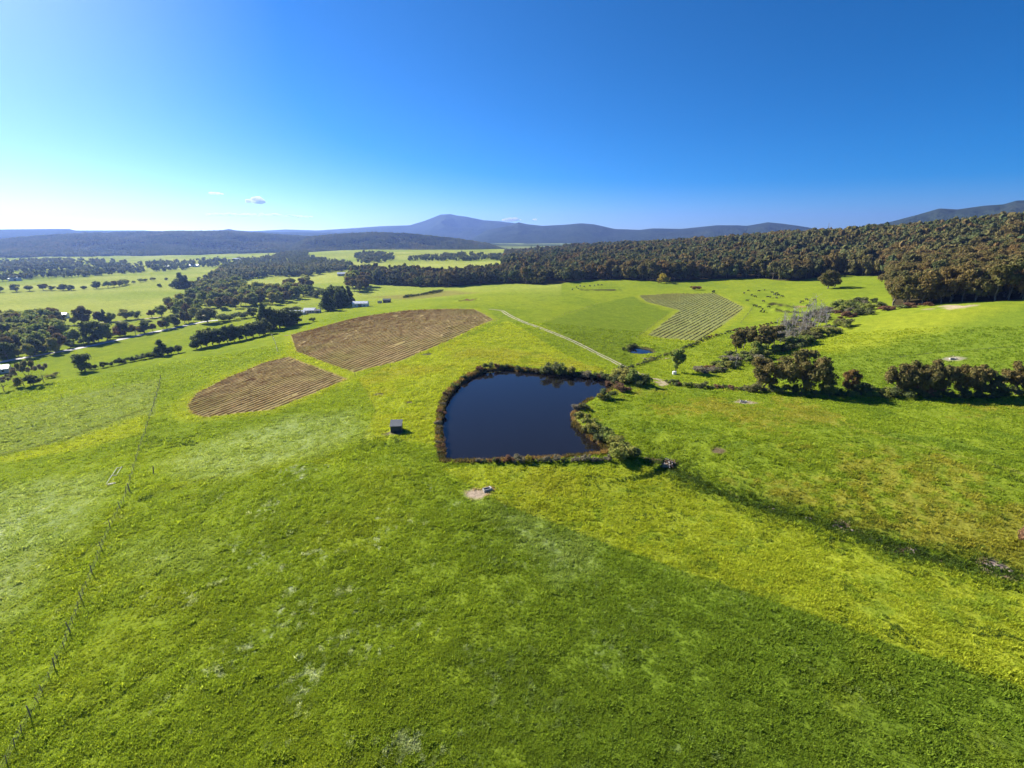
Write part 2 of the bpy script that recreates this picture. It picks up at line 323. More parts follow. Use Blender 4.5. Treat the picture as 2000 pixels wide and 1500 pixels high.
def leafmat(name, cols, trans=.25, tip=None, patch=0.0):
    """foliage: colour differs from plant to plant and from clump to clump"""
    m = mat(name); n = N(m); oi = n('ShaderNodeObjectInfo').outputs['Random']
    k = len(cols); c = ramp(n, oi, [(i / max(k - 1, 1), cols[i]) for i in range(k)])
    geo = n('ShaderNodeNewGeometry'); co = n('ShaderNodeTexCoord').outputs['Object']
    nz = n('ShaderNodeTexNoise', {'Vector': co, 'Scale': 5.0, 'Detail': 2.0}).outputs[0]
    if tip is not None:
        c = mixn(n, ramp(n, nz, [(.45, (0,) * 3), (.70, (.7,) * 3)]), c, rgba(tip))
    if patch:
        pn = n('ShaderNodeTexNoise', {'Vector': n('ShaderNodeObjectInfo').outputs['Location'], 'Scale': patch, 'Detail': 3.0, 'Roughness': .6}).outputs[0]
        c = mul(n, c, ramp(n, pn, [(.34, (.72, .82, .82)), (.5, (.95, 1, .95)), (.66, (1.28, 1.2, 1.08))]))
    isl = geo.outputs['Random Per Island']
    c = mul(n, c, ramp(n, isl, [(0, (.78,) * 3), (1, (1.22,) * 3)]))
    d = n('ShaderNodeBsdfDiffuse', {0: c}); t = n('ShaderNodeBsdfTranslucent', {0: c})
    x = n('ShaderNodeMixShader', {0: trans, 1: d.outputs[0], 2: t.outputs[0]})
    n('ShaderNodeOutputMaterial', {0: x.outputs[0]}); return m
def newmesh(name, v, f, m=None, smooth=False):
    me = bpy.data.meshes.new(name); v = np.asarray(v, np.float32)
    if isinstance(f, np.ndarray):
        k = f.shape[1]; me.vertices.add(len(v)); me.vertices.foreach_set('co', v.ravel())
        me.loops.add(f.size); me.loops.foreach_set('vertex_index', f.astype(np.int32).ravel())
        me.polygons.add(len(f)); me.polygons.foreach_set('loop_start', np.arange(0, f.size, k, dtype=np.int32))
        me.update(calc_edges=True)
    else: me.from_pydata(v.tolist(), [], f); me.update()
    if m: me.materials.append(m)
    if smooth: me.polygons.foreach_set('use_smooth', np.ones(len(me.polygons), bool))
    return me
def ob(name, me, parent=None, loc=None, label=None, cat=None, group=None, kind=None, rot=None, scale=None):
    o = bpy.data.objects.new(name, me); COL.objects.link(o)
    if parent: o.parent = parent
    if loc is not None: o.location = [float(v) for v in loc]
    if rot is not None: o.rotation_euler = rot if hasattr(rot, '__len__') else (0, 0, rot)
    if scale is not None: o.scale = scale if hasattr(scale, '__len__') else (scale,) * 3
    if label: o['label'] = label
    if cat: o['category'] = cat
    if group: o['group'] = group
    if kind: o['kind'] = kind
    return o

# ------------------------------------------------------------------ ground sheet
nt, nrr = len(TH), len(RR)
v = np.c_[XG.ravel(), YG.ravel(), GZ.ravel()]
idx = np.arange(nt * nrr).reshape(nt, nrr)
q = np.stack([idx[:-1, :-1], idx[:-1, 1:], idx[1:, 1:], idx[1:, :-1]], -1).reshape(-1, 4)[:, ::-1]
m = mat('pasture'); n = N(m)
at = n('ShaderNodeAttribute', attribute_name='col').outputs[0]
co = n('ShaderNodeTexCoord').outputs['Object']
na = n('ShaderNodeTexNoise', {'Vector': co, 'Scale': 1.7, 'Detail': 5.0, 'Roughness': .65}).outputs[0]
nb = n('ShaderNodeTexNoise', {'Vector': co, 'Scale': .22, 'Detail': 4.0, 'Roughness': .6}).outputs[0]
c = mul(n, at, ramp(n, na, [(.28, (.62, .66, .6)), (.5, (1, 1, 1)), (.72, (1.32, 1.28, 1.3))]))
c = mul(n, c, ramp(n, nb, [(.3, (.82, .86, .85)), (.7, (1.16, 1.12, 1.1))]))
bp = n('ShaderNodeBump', {'Height': na, 'Strength': .9, 'Distance': .22})
b = n('ShaderNodeBsdfDiffuse', {0: c, 'Roughness': 0.0, 'Normal': bp.outputs[0]})
n('ShaderNodeOutputMaterial', {0: b.outputs[0]}); M_GROUND = m
me = newmesh('ground', v, q, m, True)
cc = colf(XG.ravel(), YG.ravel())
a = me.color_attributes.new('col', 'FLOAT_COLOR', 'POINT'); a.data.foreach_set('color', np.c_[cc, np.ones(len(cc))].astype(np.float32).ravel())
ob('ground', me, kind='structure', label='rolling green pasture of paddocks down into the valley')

# ------------------------------------------------------------------ water
def water(name, poly, z, label, base, seed):
    m = mat(name + '_surface'); n = N(m); co = n('ShaderNodeTexCoord').outputs['Object']
    w1 = n('ShaderNodeTexNoise', {'Vector': co, 'Scale': .9, 'Detail': 3.0}).outputs[0]
    bp = n('ShaderNodeBump', {'Height': w1, 'Strength': .05, 'Distance': .05})
    b = n('ShaderNodeBsdfPrincipled', {'Base Color': rgba(base), 'Roughness': .045, 'IOR': 1.29, 'Normal': bp.outputs[0]})
    n('ShaderNodeOutputMaterial', {0: b.outputs[0]})
    p = np.asarray(poly)[:, :2]; c = p.mean(0); p = c + (p - c) * 1.025
    p = smoothline(np.vstack([p, p[:1]]), 4)[:-1]
    me = bpy.data.meshes.new(name); bm = bmesh.new()
    f = bm.faces.new([bm.verts.new((x, y, 0)) for x, y in p]); f.normal_update()
    if f.normal.z < 0: f.normal_flip()
    bm.to_mesh(me); bm.free(); me.materials.append(m)
    return ob(name, me, loc=(0, 0, z), kind='structure', label=label)
water('dam_water', dam, WZ, 'dark still water of the large farm dam', (.010, .009, .009), 1)
water('pond_water', pond, pond_z, 'small blue pond beyond the gravel track', (.008, .01, .016), 2)

# ------------------------------------------------------------------ roads
def strip(name, px, width, m, off=.06, kind='structure', label=None, step=2.5, jit=.12, lat=0.0, world=False, w1=None):
    p = np.asarray(px) if world else smoothline(upl(px)[:, :2], 6); p = resample(p, step)
    t = np.gradient(p, axis=0); t /= np.linalg.norm(t, axis=1)[:, None] + 1e-9; nn = np.c_[-t[:, 1], t[:, 0]]
    ws = np.linspace(width, w1 or width, len(p)); vs = []; K = 5
    for k in range(K):
        f = k / (K - 1) - .5; e = jit * (abs(f) > .4) * rng.normal(size=len(p))
        x = p + nn * (f * ws + e + lat)[:, None]; vs.append(np.c_[x, zat(x[:, 0], x[:, 1]) + off + .02 * (1 - 4 * f * f)])
    v = np.stack(vs, 1).reshape(-1, 3); i = np.arange(len(p) * K).reshape(-1, K)
    q = np.stack([i[:-1, :-1], i[:-1, 1:], i[1:, 1:], i[1:, :-1]], -1).reshape(-1, 4)
    return ob(name, newmesh(name, v, q, m, True), kind=kind, label=label)
M_GRAVEL = plain('pale_gravel', (.38, .325, .23), .95, var=.18, scale=1.2, bump=.4)
M_BITU = plain('road_seal', (.42, .40, .37), .85, var=.12, scale=.6, bump=.3)
M_DIRT = plain('dirt', (.34, .27, .17), .95, var=.25, scale=.8, bump=.5)
TRACK = [(955,604),(980,607),(993,615),(1030,632),(1080,650),(1130,672),(1180,697),(1222,718)]
tr = smoothline(upl(TRACK)[:, :2], 6)
for s_ in (-1, 1):
    strip('gravel_track_rut', tr, .8, M_GRAVEL, .07, lat=s_ * 1.0, world=True, label='pale gravel wheel rut of the track to the dam', step=1.5)
strip('dirt_track', [(1222,718),(1245,728),(1268,738),(1290,742),(1300,750),(1285,754)], 2.4, M_DIRT, .07, label='bare dirt track curling past the dam bushes', step=1.2, jit=.3)
strip('grass_lane', [(1240,712),(1262,706),(1290,702),(1312,699)], .9, M_DIRT, .07, label='thin worn lane under the lone tree', step=1.2, jit=.2)
strip('country_road', [(-160,742),(0,708),(75,694),(150,681),(230,664),(300,649),(345,640),(380,632),(402,628),(430,625)], 5.5, M_BITU, .10, label='pale country road along the wooded creek')
strip('valley_lane', [(115,640),(180,632),(250,626),(320,619),(400,616)], 4.0, M_DIRT, .10, label='narrow valley lane between tree rows')
strip('wheel_marks', [(1690,705),(1760,697),(1830,688),(1900,683),(2000,676)], .5, plain('worn_grass', (.075, .10, .02), 1, var=.3, scale=.5), .05, label='worn wheel marks across the right slope', jit=.15)

# ------------------------------------------------------------------ far hills and mountains
def hillmat(name, cols, sc):
    m = mat(name); n = N(m); co = n('ShaderNodeTexCoord').outputs['Object']
    a = n('ShaderNodeTexNoise', {'Vector': co, 'Scale': sc, 'Detail': 6.0, 'Roughness': .65}).outputs[0]
    b2 = n('ShaderNodeTexNoise', {'Vector': co, 'Scale': sc * 14, 'Detail': 4.0, 'Roughness': .7}).outputs[0]
    c = ramp(n, a, [(.35, cols[0]), (.52, cols[1]), (.66, cols[2])])
    c = mul(n, c, ramp(n, b2, [(.3, (.55,) * 3), (.7, (1.4,) * 3)]))
    bp = n('ShaderNodeBump', {'Height': b2, 'Strength': 1.0, 'Distance': 18.0})
    d = n('ShaderNodeBsdfDiffuse', {0: c, 'Normal': bp.outputs[0]}); n('ShaderNodeOutputMaterial', {0: d.outputs[0]}); return m
M_HILL = hillmat('wooded_hillside', [(.035, .045, .022), (.070, .068, .032), (.110, .090, .045)], .004)
M_MTN = hillmat('forested_mountain', [(.022, .034, .022), (.030, .042, .026), (.038, .046, .030)], .0022)
BASEZ = -36.0
class Hill:
    def __init__(s, name, crest, D, wf, wb, seed, m, rough, label, tree=0.0, base=BASEZ):
        a = np.array(crest, float); t, sl_ = ray(a[:, 0], a[:, 1]); s.t = t; s.D = D
        s.zc = CAMH + D * sl_ - tree; s.wf, s.wb, s.seed, s.rough, s.base = wf, wb, seed, rough, base
        th = np.linspace(t[0], t[-1], int((t[-1] - t[0]) / R(.18)) + 2); u = np.r_[-1 + np.linspace(0, 1, 46), np.linspace(0, 1, 16)[1:]]
        tg, ug = np.meshgrid(th, u, indexing='ij'); rg = D + np.where(ug < 0, ug * wf, ug * wb)
        v = np.c_[(np.sin(tg) * rg).ravel(), (np.cos(tg) * rg).ravel(), s.z(tg.ravel(), rg.ravel())]
        i = np.arange(tg.size).reshape(tg.shape); q = np.stack([i[:-1, :-1], i[:-1, 1:], i[1:, 1:], i[1:, :-1]], -1).reshape(-1, 4)[:, ::-1]
        ob(name, newmesh(name, v, q, m, True), kind='structure', label=label)
    def z(s, t, r_):
        u = np.where(r_ < s.D, (r_ - s.D) / s.wf, (r_ - s.D) / s.wb); au = np.clip(np.abs(u), 0, 1)
        zc = np.interp(t, s.t, s.zc); x = np.sin(t) * r_; y = np.cos(t) * r_
        p = .5 * (1 + np.cos(math.pi * au ** .9)); sc = s.wf * .28
        rd = 1 - np.abs(fbm(x / sc, y / sc, s.seed, 4)) * 1.6
        p = p * (1 - s.rough * au * (1 - au) * 2.2 * (1 - rd))
        end = sstep(0, .06, t - s.t[0]) * sstep(0, .06, s.t[-1] - t)
        return s.base + (zc - s.base) * np.clip(p, 0, 1.0) * (end if s.t[-1] - s.t[0] > .2 else np.sqrt(end))
Hill('mountain_range', [(380,452),(480,452),(560,448),(620,450),(700,445),(740,442),(800,440),(830,431),(848,424),(860,419),(880,418),(893,421),(910,423),(945,430),(975,432),(1000,435),(1060,442),(1130,447),(1250,452),(1400,456)], 7800, 2300, 1500, 101, M_MTN, .9, 'blue distant mountain with a rounded summit')
Hill('mountain_ridge', [(900,456),(960,447),(1000,440),(1012,434),(1030,438),(1060,441),(1100,439),(1135,436),(1160,438),(1200,447),(1250,449),(1275,446),(1330,447),(1400,440),(1440,440),(1460,441),(1500,434),(1530,437),(1560,441),(1600,448),(1680,458),(1760,462)], 5900, 1900, 1200, 103, M_MTN, .9, 'blue hills running right of the summit')
Hill('mountain_shoulder', [(1560,464),(1640,452),(1700,441),(1740,433),(1790,420),(1835,407),(1870,409),(1920,402),(1960,399),(1985,392),(2020,390),(2150,380),(2400,384),(2700,400)], 4700, 1900, 1100, 105, M_MTN, .8, 'purple-blue mountain shoulder above the forest hill')
Hill('far_plateau', [(-700,450),(-200,446),(0,448),(100,447),(136,447),(146,450),(280,450),(310,452),(350,450),(400,452),(436,449),(447,447),(462,450),(520,453),(640,454),(760,457)], 5600, 1700, 1000, 107, M_MTN, .6, 'pale hazy plateau along the horizon')
h1 = Hill('wooded_hill_west', [(-700,468),(-200,468),(0,469),(70,462),(150,457),(300,453),(440,452),(500,455),(560,460),(640,464),(720,470)], 3300, 1150, 900, 109, M_HILL, 1.5, 'hazy wooded hill beyond the valley paddocks', 6, -40)
h2 = Hill('wooded_hill_centre', [(540,468),(600,464),(650,459),(700,456),(733,454),(790,456),(850,462),(900,468),(950,476),(990,486),(1010,492)], 2700, 620, 700, 111, M_HILL, 1.2, 'wooded spur below the distant mountain', 6, -40)

# ------------------------------------------------------------------ haze
m = mat('haze_air'); n = N(m)
pv = n('ShaderNodeVolumePrincipled', {'Color': (.28, .45, 1.0, 1), 'Density': 7.0e-5, 'Anisotropy': .44})
o = n('ShaderNodeOutputMaterial'); n.t.links.new(pv.outputs[0], o.inputs['Volume'])
hb = 13600.0; z0, z1 = -75.0, 520.0
hv = [(x, y, z) for z in (z0, z1) for y in (-hb, hb) for x in (-hb, hb)]
hz = ob('haze', newmesh('haze', hv, [(0, 2, 3, 1), (4, 5, 7, 6), (0, 1, 5, 4), (2, 6, 7, 3), (0, 4, 6, 2), (1, 3, 7, 5)], m), kind='stuff', label='thin blue haze filling the valley air')

# ------------------------------------------------------------------ clouds (beyond the haze)
m = mat('cloud_white'); n = N(m)
pv = n('ShaderNodeVolumePrincipled', {'Color': (1, 1, 1, 1), 'Density': .012, 'Anisotropy': .3})
o = n('ShaderNodeOutputMaterial'); n.t.links.new(pv.outputs[0], o.inputs['Volume']); M_CLOUD = m
def cloud(px, py, wpx, hpx, npf, label, seed):
    D = 24000.0; t, s = ray(px, py); k = D / FPX; rg = np.random.default_rng(seed)
    bm = bmesh.new()
    for i in range(npf):
        u = rg.uniform(-.5, .5); rad = hpx * k * rg.uniform(.25, .55) * (1 - 1.3 * u * u)
        mtx = Matrix.Translation((u * wpx * k, rg.uniform(-.5, .5) * hpx * k * 2, rg.uniform(-.2, .35) * hpx * k * (1 - 2 * abs(u)))) @ Matrix.Diagonal((rad * rg.uniform(1.2, 2.4), rad * 1.4, rad * .7, 1))
        bmesh.ops.create_icosphere(bm, subdivisions=2, radius=1.0, matrix=mtx)
    for vv in bm.verts:
        nz = 1 + .25 * float(fbm(np.array(vv.co.x / (hpx * k * .4)), np.array((vv.co.z + vv.co.y * .5) / (hpx * k * .4)), seed, 2))
        vv.co *= nz
    me = bpy.data.meshes.new('cloud'); bm.to_mesh(me); bm.free(); me.materials.append(M_CLOUD)
    for p in me.polygons: p.use_smooth = True
    ob('cloud', me, loc=(math.sin(t) * D, math.cos(t) * D, CAMH + s * D), rot=-float(t), label=label, cat='cloud', group='small clouds near the horizon')
cloud(500, 393, 26, 11, 12, 'small puffy white cloud highest of the big ones left of the summit', 1)
cloud(422, 378, 18, 6, 7, 'faint smallest cloud high above the western plateau', 2)
cloud(495, 420, 120, 7, 30, 'long flat white cloud streak low over the plateau', 3)
cloud(588, 423, 40, 5, 10, 'short flat cloud at the end of the long streak', 4)
cloud(415, 419, 26, 6, 8, 'short flat cloud at the sunward end of the long streak', 5)
cloud(1003, 430, 34, 8, 14, 'white cloud resting behind the mountain ridge', 6)
cloud(1044, 429, 10, 4, 5, 'tiny white cloud wisp beside the one on the ridge', 7)

# ------------------------------------------------------------------ plant prototypes (unit height, base at the origin)
def tube(V, F, p0, p1, r0, r1, k=6):
    p0 = np.array(p0, float); p1 = np.array(p1, float); d = p1 - p0; d /= np.linalg.norm(d) + 1e-9
    a = np.cross(d, (0, 0, 1.0) if abs(d[2]) < .9 else (1.0, 0, 0)); a /= np.linalg.norm(a); b = np.cross(d, a); o = len(V)
    for p, r_ in ((p0, r0), (p1, r1)):
        for i in range(k):
            an = 2 * math.pi * i / k; V.append(p + r_ * (math.cos(an) * a + math.sin(an) * b))
    for i in range(k): F.append((o + i, o + (i + 1) % k, o + k + (i + 1) % k, o + k + i))
    F.append(tuple(o + k + i for i in range(k)))
def crown_mesh(name, lobes, nleaf, size, m, seed, core=.78, flat=.35):
    """leaf sprays spread over a set of lobes (x,y,z,r) with an uneven leafy core in each lobe"""
    rg = np.random.default_rng(seed); lb = np.array(lobes, float)
    pr = lb[:, 3] ** 2; pr /= pr.sum(); k = rg.choice(len(lb), nleaf, p=pr)
    d = rg.normal(size=(nleaf, 3)); d[:, 2] += .25; d /= np.linalg.norm(d, axis=1)[:, None]
    c = lb[k, :3] + d * (lb[k, 3] * rg.uniform(.72, 1.18, nleaf))[:, None] * np.array((1, 1, .85))
    nrm = d + rg.normal(size=d.shape) * .75; nrm /= np.linalg.norm(nrm, axis=1)[:, None]
    a = np.cross(nrm, rg.normal(size=d.shape)); a /= np.linalg.norm(a, axis=1)[:, None]; b = np.cross(nrm, a)
    s = size * rg.uniform(.55, 1.35, nleaf)[:, None]; s2 = s * rg.uniform(.5, 1.0, nleaf)[:, None]
    cup = nrm * s * flat
    v = np.stack([c + a * s, c + b * s2 + cup, c - a * s, c - b * s2 - cup * .3], 1).reshape(-1, 3)
    F = [tuple(x) for x in np.arange(nleaf * 4).reshape(-1, 4)]; V = list(v)
    if core:
        bm = bmesh.new(); bmesh.ops.create_icosphere(bm, subdivisions=1, radius=1.0); bm.verts.index_update()
        iv = np.array([x.co[:] for x in bm.verts]); jf = [[x.index for x in f.verts] for f in bm.faces]; bm.free()
        for L in lb:
            o = len(V); w = iv * (L[3] * core * rg.uniform(.75, 1.15, len(iv)))[:, None] + L[:3]
            V.extend(w); F.extend(tuple(o + x for x in f) for f in jf)
    return newmesh(name, V, F, m)
def euc_lobes(rg, nl, cz, rh, rv, lr, top=.0):
    out = []
    while len(out) < nl:
        p = rg.uniform(-1, 1, 3)
        if p @ p > 1 or p @ p < .12: continue
        r_ = lr * rg.uniform(.75, 1.3)
        out.append((p[0] * rh, p[1] * rh, cz + p[2] * rv + top * 0, r_))
    return out
M_BARK = plain('grey_bark', (.20, .16, .12), .95, var=.35, scale=9, bump=.5)
M_DEAD = plain('bleached_wood', (.30, .275, .25), .9, var=.3, scale=8, bump=.4)
LM = {
 'forest': leafmat('forest_leaf', [(0.118, 0.135, 0.051), (0.183, 0.135, 0.054), (0.130, 0.143, 0.054), (0.214, 0.140, 0.056), (0.112, 0.140, 0.056), (0.151, 0.140, 0.056)], .3, None, .014),
 'euc': leafmat('eucalypt_leaf', [(0.148, 0.143, 0.045), (0.197, 0.148, 0.049), (0.135, 0.152, 0.049), (0.232, 0.152, 0.054), (0.117, 0.148, 0.054)], .36, (0.247, 0.172, 0.067)),
 'green': leafmat('green_leaf', [(0.178, 0.254, 0.055), (0.244, 0.296, 0.066), (0.312, 0.296, 0.072)], .45, (0.377, 0.307, 0.085)),
 'dark': leafmat('dark_leaf', [(0.115, 0.146, 0.051), (0.143, 0.170, 0.060), (0.158, 0.170, 0.065)], .45),
 'olive': leafmat('olive_leaf', [(0.123, 0.153, 0.053), (0.153, 0.184, 0.061), (0.103, 0.144, 0.049), (0.175, 0.164, 0.066)], .36, (0.205, 0.194, 0.082)),
 'grey': leafmat('grey_leaf', [(0.232, 0.202, 0.132), (0.264, 0.232, 0.155), (0.202, 0.194, 0.109)], .3, (0.310, 0.248, 0.171)),
 'rust': leafmat('rust_leaf', [(0.198, 0.099, 0.053), (0.227, 0.129, 0.076), (0.152, 0.099, 0.061)], .36, (0.289, 0.167, 0.091)),
 'gold': leafmat('gold_leaf', [(0.403, 0.310, 0.046), (0.341, 0.279, 0.046)], .3),
 'far': leafmat('distant_leaf', [(0.136, 0.166, 0.063), (0.198, 0.190, 0.069), (0.167, 0.183, 0.076), (0.234, 0.197, 0.082)], .3, None, .0035),
}
PROTO = {}
def trunk_mesh(name, seed, h, r0, nb, spread, m, tilt=.03, up=.75):
    rg = np.random.default_rng(seed); V, F = [], []; p = np.zeros(3); p[2] = -.04
    for i in range(4):
        q_ = np.array((rg.normal() * tilt, rg.normal() * tilt, h * (i + 1) / 4)); tube(V, F, p, q_, r0 * (1 - i * .18), r0 * (1 - (i + 1) * .18), 7); p = q_
    for i in range(nb):
        an = 2 * math.pi * (i + rg.uniform(-.3, .3)) / nb; z = h * rg.uniform(.45, 1.0); e = np.array((math.cos(an) * spread, math.sin(an) * spread, z + (up - h) * rg.uniform(.5, 1.0)))
        s_ = np.array((p[0] * z / h, p[1] * z / h, z)); mid = (s_ + e) / 2 + rg.normal(size=3) * .03
        tube(V, F, s_, mid, r0 * .5, r0 * .33, 5); tube(V, F, mid, e, r0 * .33, r0 * .12, 5)
    return newmesh(name, V, F, m)
def add(kind, crown, trunk): PROTO.setdefault(kind, []).append((crown, trunk))
for k in range(5):
    g = np.random.default_rng(200 + k)
    add('euc', crown_mesh('crown', euc_lobes(g, 26, .60, .36, .31, .11), 3000, .028, LM['euc'], k), trunk_mesh('trunk', k, .45, .030, 6, .26, M_BARK))
    add('eucw', crown_mesh('crown', euc_lobes(g, 34, .56, .48, .35, .125), 3600, .030, LM['euc'], 30 + k), trunk_mesh('trunk', 20 + k, .35, .035, 7, .34, M_BARK))
    add('green', crown_mesh('crown', euc_lobes(g, 18, .57, .40, .34, .15), 1100, .048, LM['green'], 10 + k), trunk_mesh('trunk', 10 + k, .35, .032, 5, .25, M_BARK))
    add('dark', crown_mesh('crown', euc_lobes(g, 18, .54, .42, .38, .16), 1000, .048, LM['dark'], 40 + k), trunk_mesh('trunk', 40 + k, .3, .035, 5, .25, M_BARK))
    lo = [( (1 - z) * .24 * math.cos(a), (1 - z) * .24 * math.sin(a), z, .05 + .12 * (1 - z)) for z, a in zip(np.linspace(.1, .95, 22), g.uniform(0, 6.3, 22))]
    add('conifer', crown_mesh('crown', lo, 900, .045, LM['dark'], 50 + k), trunk_mesh('trunk', 50 + k, .5, .028, 3, .1, M_BARK))
    lo = [(g.normal() * .05, g.normal() * .05, z, .15 + .05 * math.sin(z * 7)) for z in np.linspace(.2, .82, 12)]
    add('cypress', crown_mesh('crown', lo, 900, .045, LM['dark'], 60 + k), trunk_mesh('trunk', 60 + k, .4, .03, 3, .1, M_BARK))
    # tall forest tree: narrow crown on a long pale stem
    add('tall', crown_mesh('crown', euc_lobes(g, 13, .66, .20, .31, .11), 900, .042, LM['euc'], 70 + k), trunk_mesh('trunk', 70 + k, .6, .020, 4, .14, M_BARK))
    # spreading flat-topped tree with bare stems
    lo = [(math.cos(a) * .38, math.sin(a) * .38, .82 + g.uniform(-.08, .08), .13) for a in np.linspace(0, 6.28, 6)[:-1]] + [(0, 0, .9, .13)]
    add('flat', crown_mesh('crown', lo, 700, .042, LM['grey'] if k % 2 else LM['olive'], 80 + k), trunk_mesh('trunk', 80 + k, .45, .03, 6, .34, M_BARK, up=.8))
for kind, mk in (('olive', 'olive'), ('grey', 'grey'), ('rust', 'rust'), ('gold', 'gold'), ('darkshrub', 'dark'), ('greenshrub', 'green')):
    for k in range(4):
        g = np.random.default_rng(300 + k + len(kind))
        lo = [(g.uniform(-.5, .5), g.uniform(-.5, .5), g.uniform(.25, .72), g.uniform(.2, .32)) for _ in range(9)]
        PROTO.setdefault(kind, []).append((crown_mesh('shrub', lo, 760, .052, LM[mk], 90 + k), None))
for k in range(6):   # bleached dead trees
    g = np.random.default_rng(400 + k); V, F = [], []; p = np.array((0, 0, -.03)); pts = [p]
    for i in range(5):
        q_ = p + np.array((g.normal() * .03, g.normal() * .03, .2)); tube(V, F, p, q_, .022 * (1 - i * .17), .022 * (1 - (i + 1) * .17), 6); p = q_; pts.append(p)
    for i in range(11):
        z = g.uniform(.3, .95); s_ = np.array([np.interp(z, [x[2] for x in pts], [x[c_] for x in pts]) for c_ in range(3)]); an = g.uniform(0, 6.3); ln = g.uniform(.1, .26)
        e = s_ + ln * np.array((math.cos(an) * .75, math.sin(an) * .75, .75)); tube(V, F, s_, e, .009, .004, 4)
        for _ in range(2): tube(V, F, e, e + ln * .5 * np.array((math.cos(an + g.normal() * .8) * .6, math.sin(an + g.normal() * .8) * .6, .8)), .004, .002, 4)
    PROTO.setdefault('stag', []).append((newmesh('dead_tree', V, F, M_DEAD), None))
FARP = []
for k in range(6):
    g = np.random.default_rng(500 + k)
    if k < 4: FARP.append(crown_mesh('far_tree', euc_lobes(g, 9, .58, .23, .33, .14), 150, .075, LM['forest'], 500 + k, core=.95))
    else: FARP.append(crown_mesh('far_tree', euc_lobes(g, 8, .54, .36, .34, .18), 150, .085, LM['forest'], 500 + k, core=.95))
FARV = [crown_mesh('valley_tree', euc_lobes(np.random.default_rng(520 + k), 8, .5, .42, .36, .2), 110, .11, LM['far'], 520 + k) for k in range(4)]

PR = random.Random(5)
def plant(kind, P, h, label, cat='tree', group=None, wide=1.0, parts=True, name='tree', var=None):
    pl = PROTO[kind]; cr, tk = pl[PR.randrange(len(pl)) if var is None else var % len(pl)]
    rz = PR.uniform(0, 6.28); sc = (h * wide, h * wide, h)
    P = (float(P[0]), float(P[1]), float(zat(P[0], P[1])) - .03)
    if tk is None: return ob(name, cr, loc=P, rot=rz, scale=sc, label=label, cat=cat, group=group)
    e = ob(name, None, loc=P, rot=rz, scale=sc, label=label, cat=cat, group=group); e.empty_display_size = .2
    ob('crown', cr, e); ob('trunk', tk, e); return e
def pxx(p): return 1000 + FPX * p[0] / depth(p)
def hpx(P, px): return px * depth(P) / FPX * 1.03
def plant_px(kind, px, py, hp, label, **kw):
    P = up1(px, py); return plant(kind, P, hpx(P, hp), label, **kw)
def poly_px(poly, nn, seed):
    """random ground points seen inside a pixel polygon"""
    g = np.random.default_rng(seed); a = np.array(poly, float); lo, hi = a.min(0), a.max(0); out = []
    p = g.uniform(lo, hi, (nn * 4, 2)); p = p[psd(p[:, 0], p[:, 1], a) < 0][:nn]
    return unp(p[:, 0], p[:, 1])
def thin(P, dmin):
    keep = []; cell = {}
    for i, p in enumerate(P):
        c_ = (int(p[0] // dmin), int(p[1] // dmin)); ok = True
        for a in (-1, 0, 1):
            for b_ in (-1, 0, 1):
                for j in cell.get((c_[0] + a, c_[1] + b_), ()):
                    if (P[j][0] - p[0]) ** 2 + (P[j][1] - p[1]) ** 2 < dmin * dmin: ok = False
        if ok: keep.append(i); cell.setdefault(c_, []).append(i)
    return P[keep]

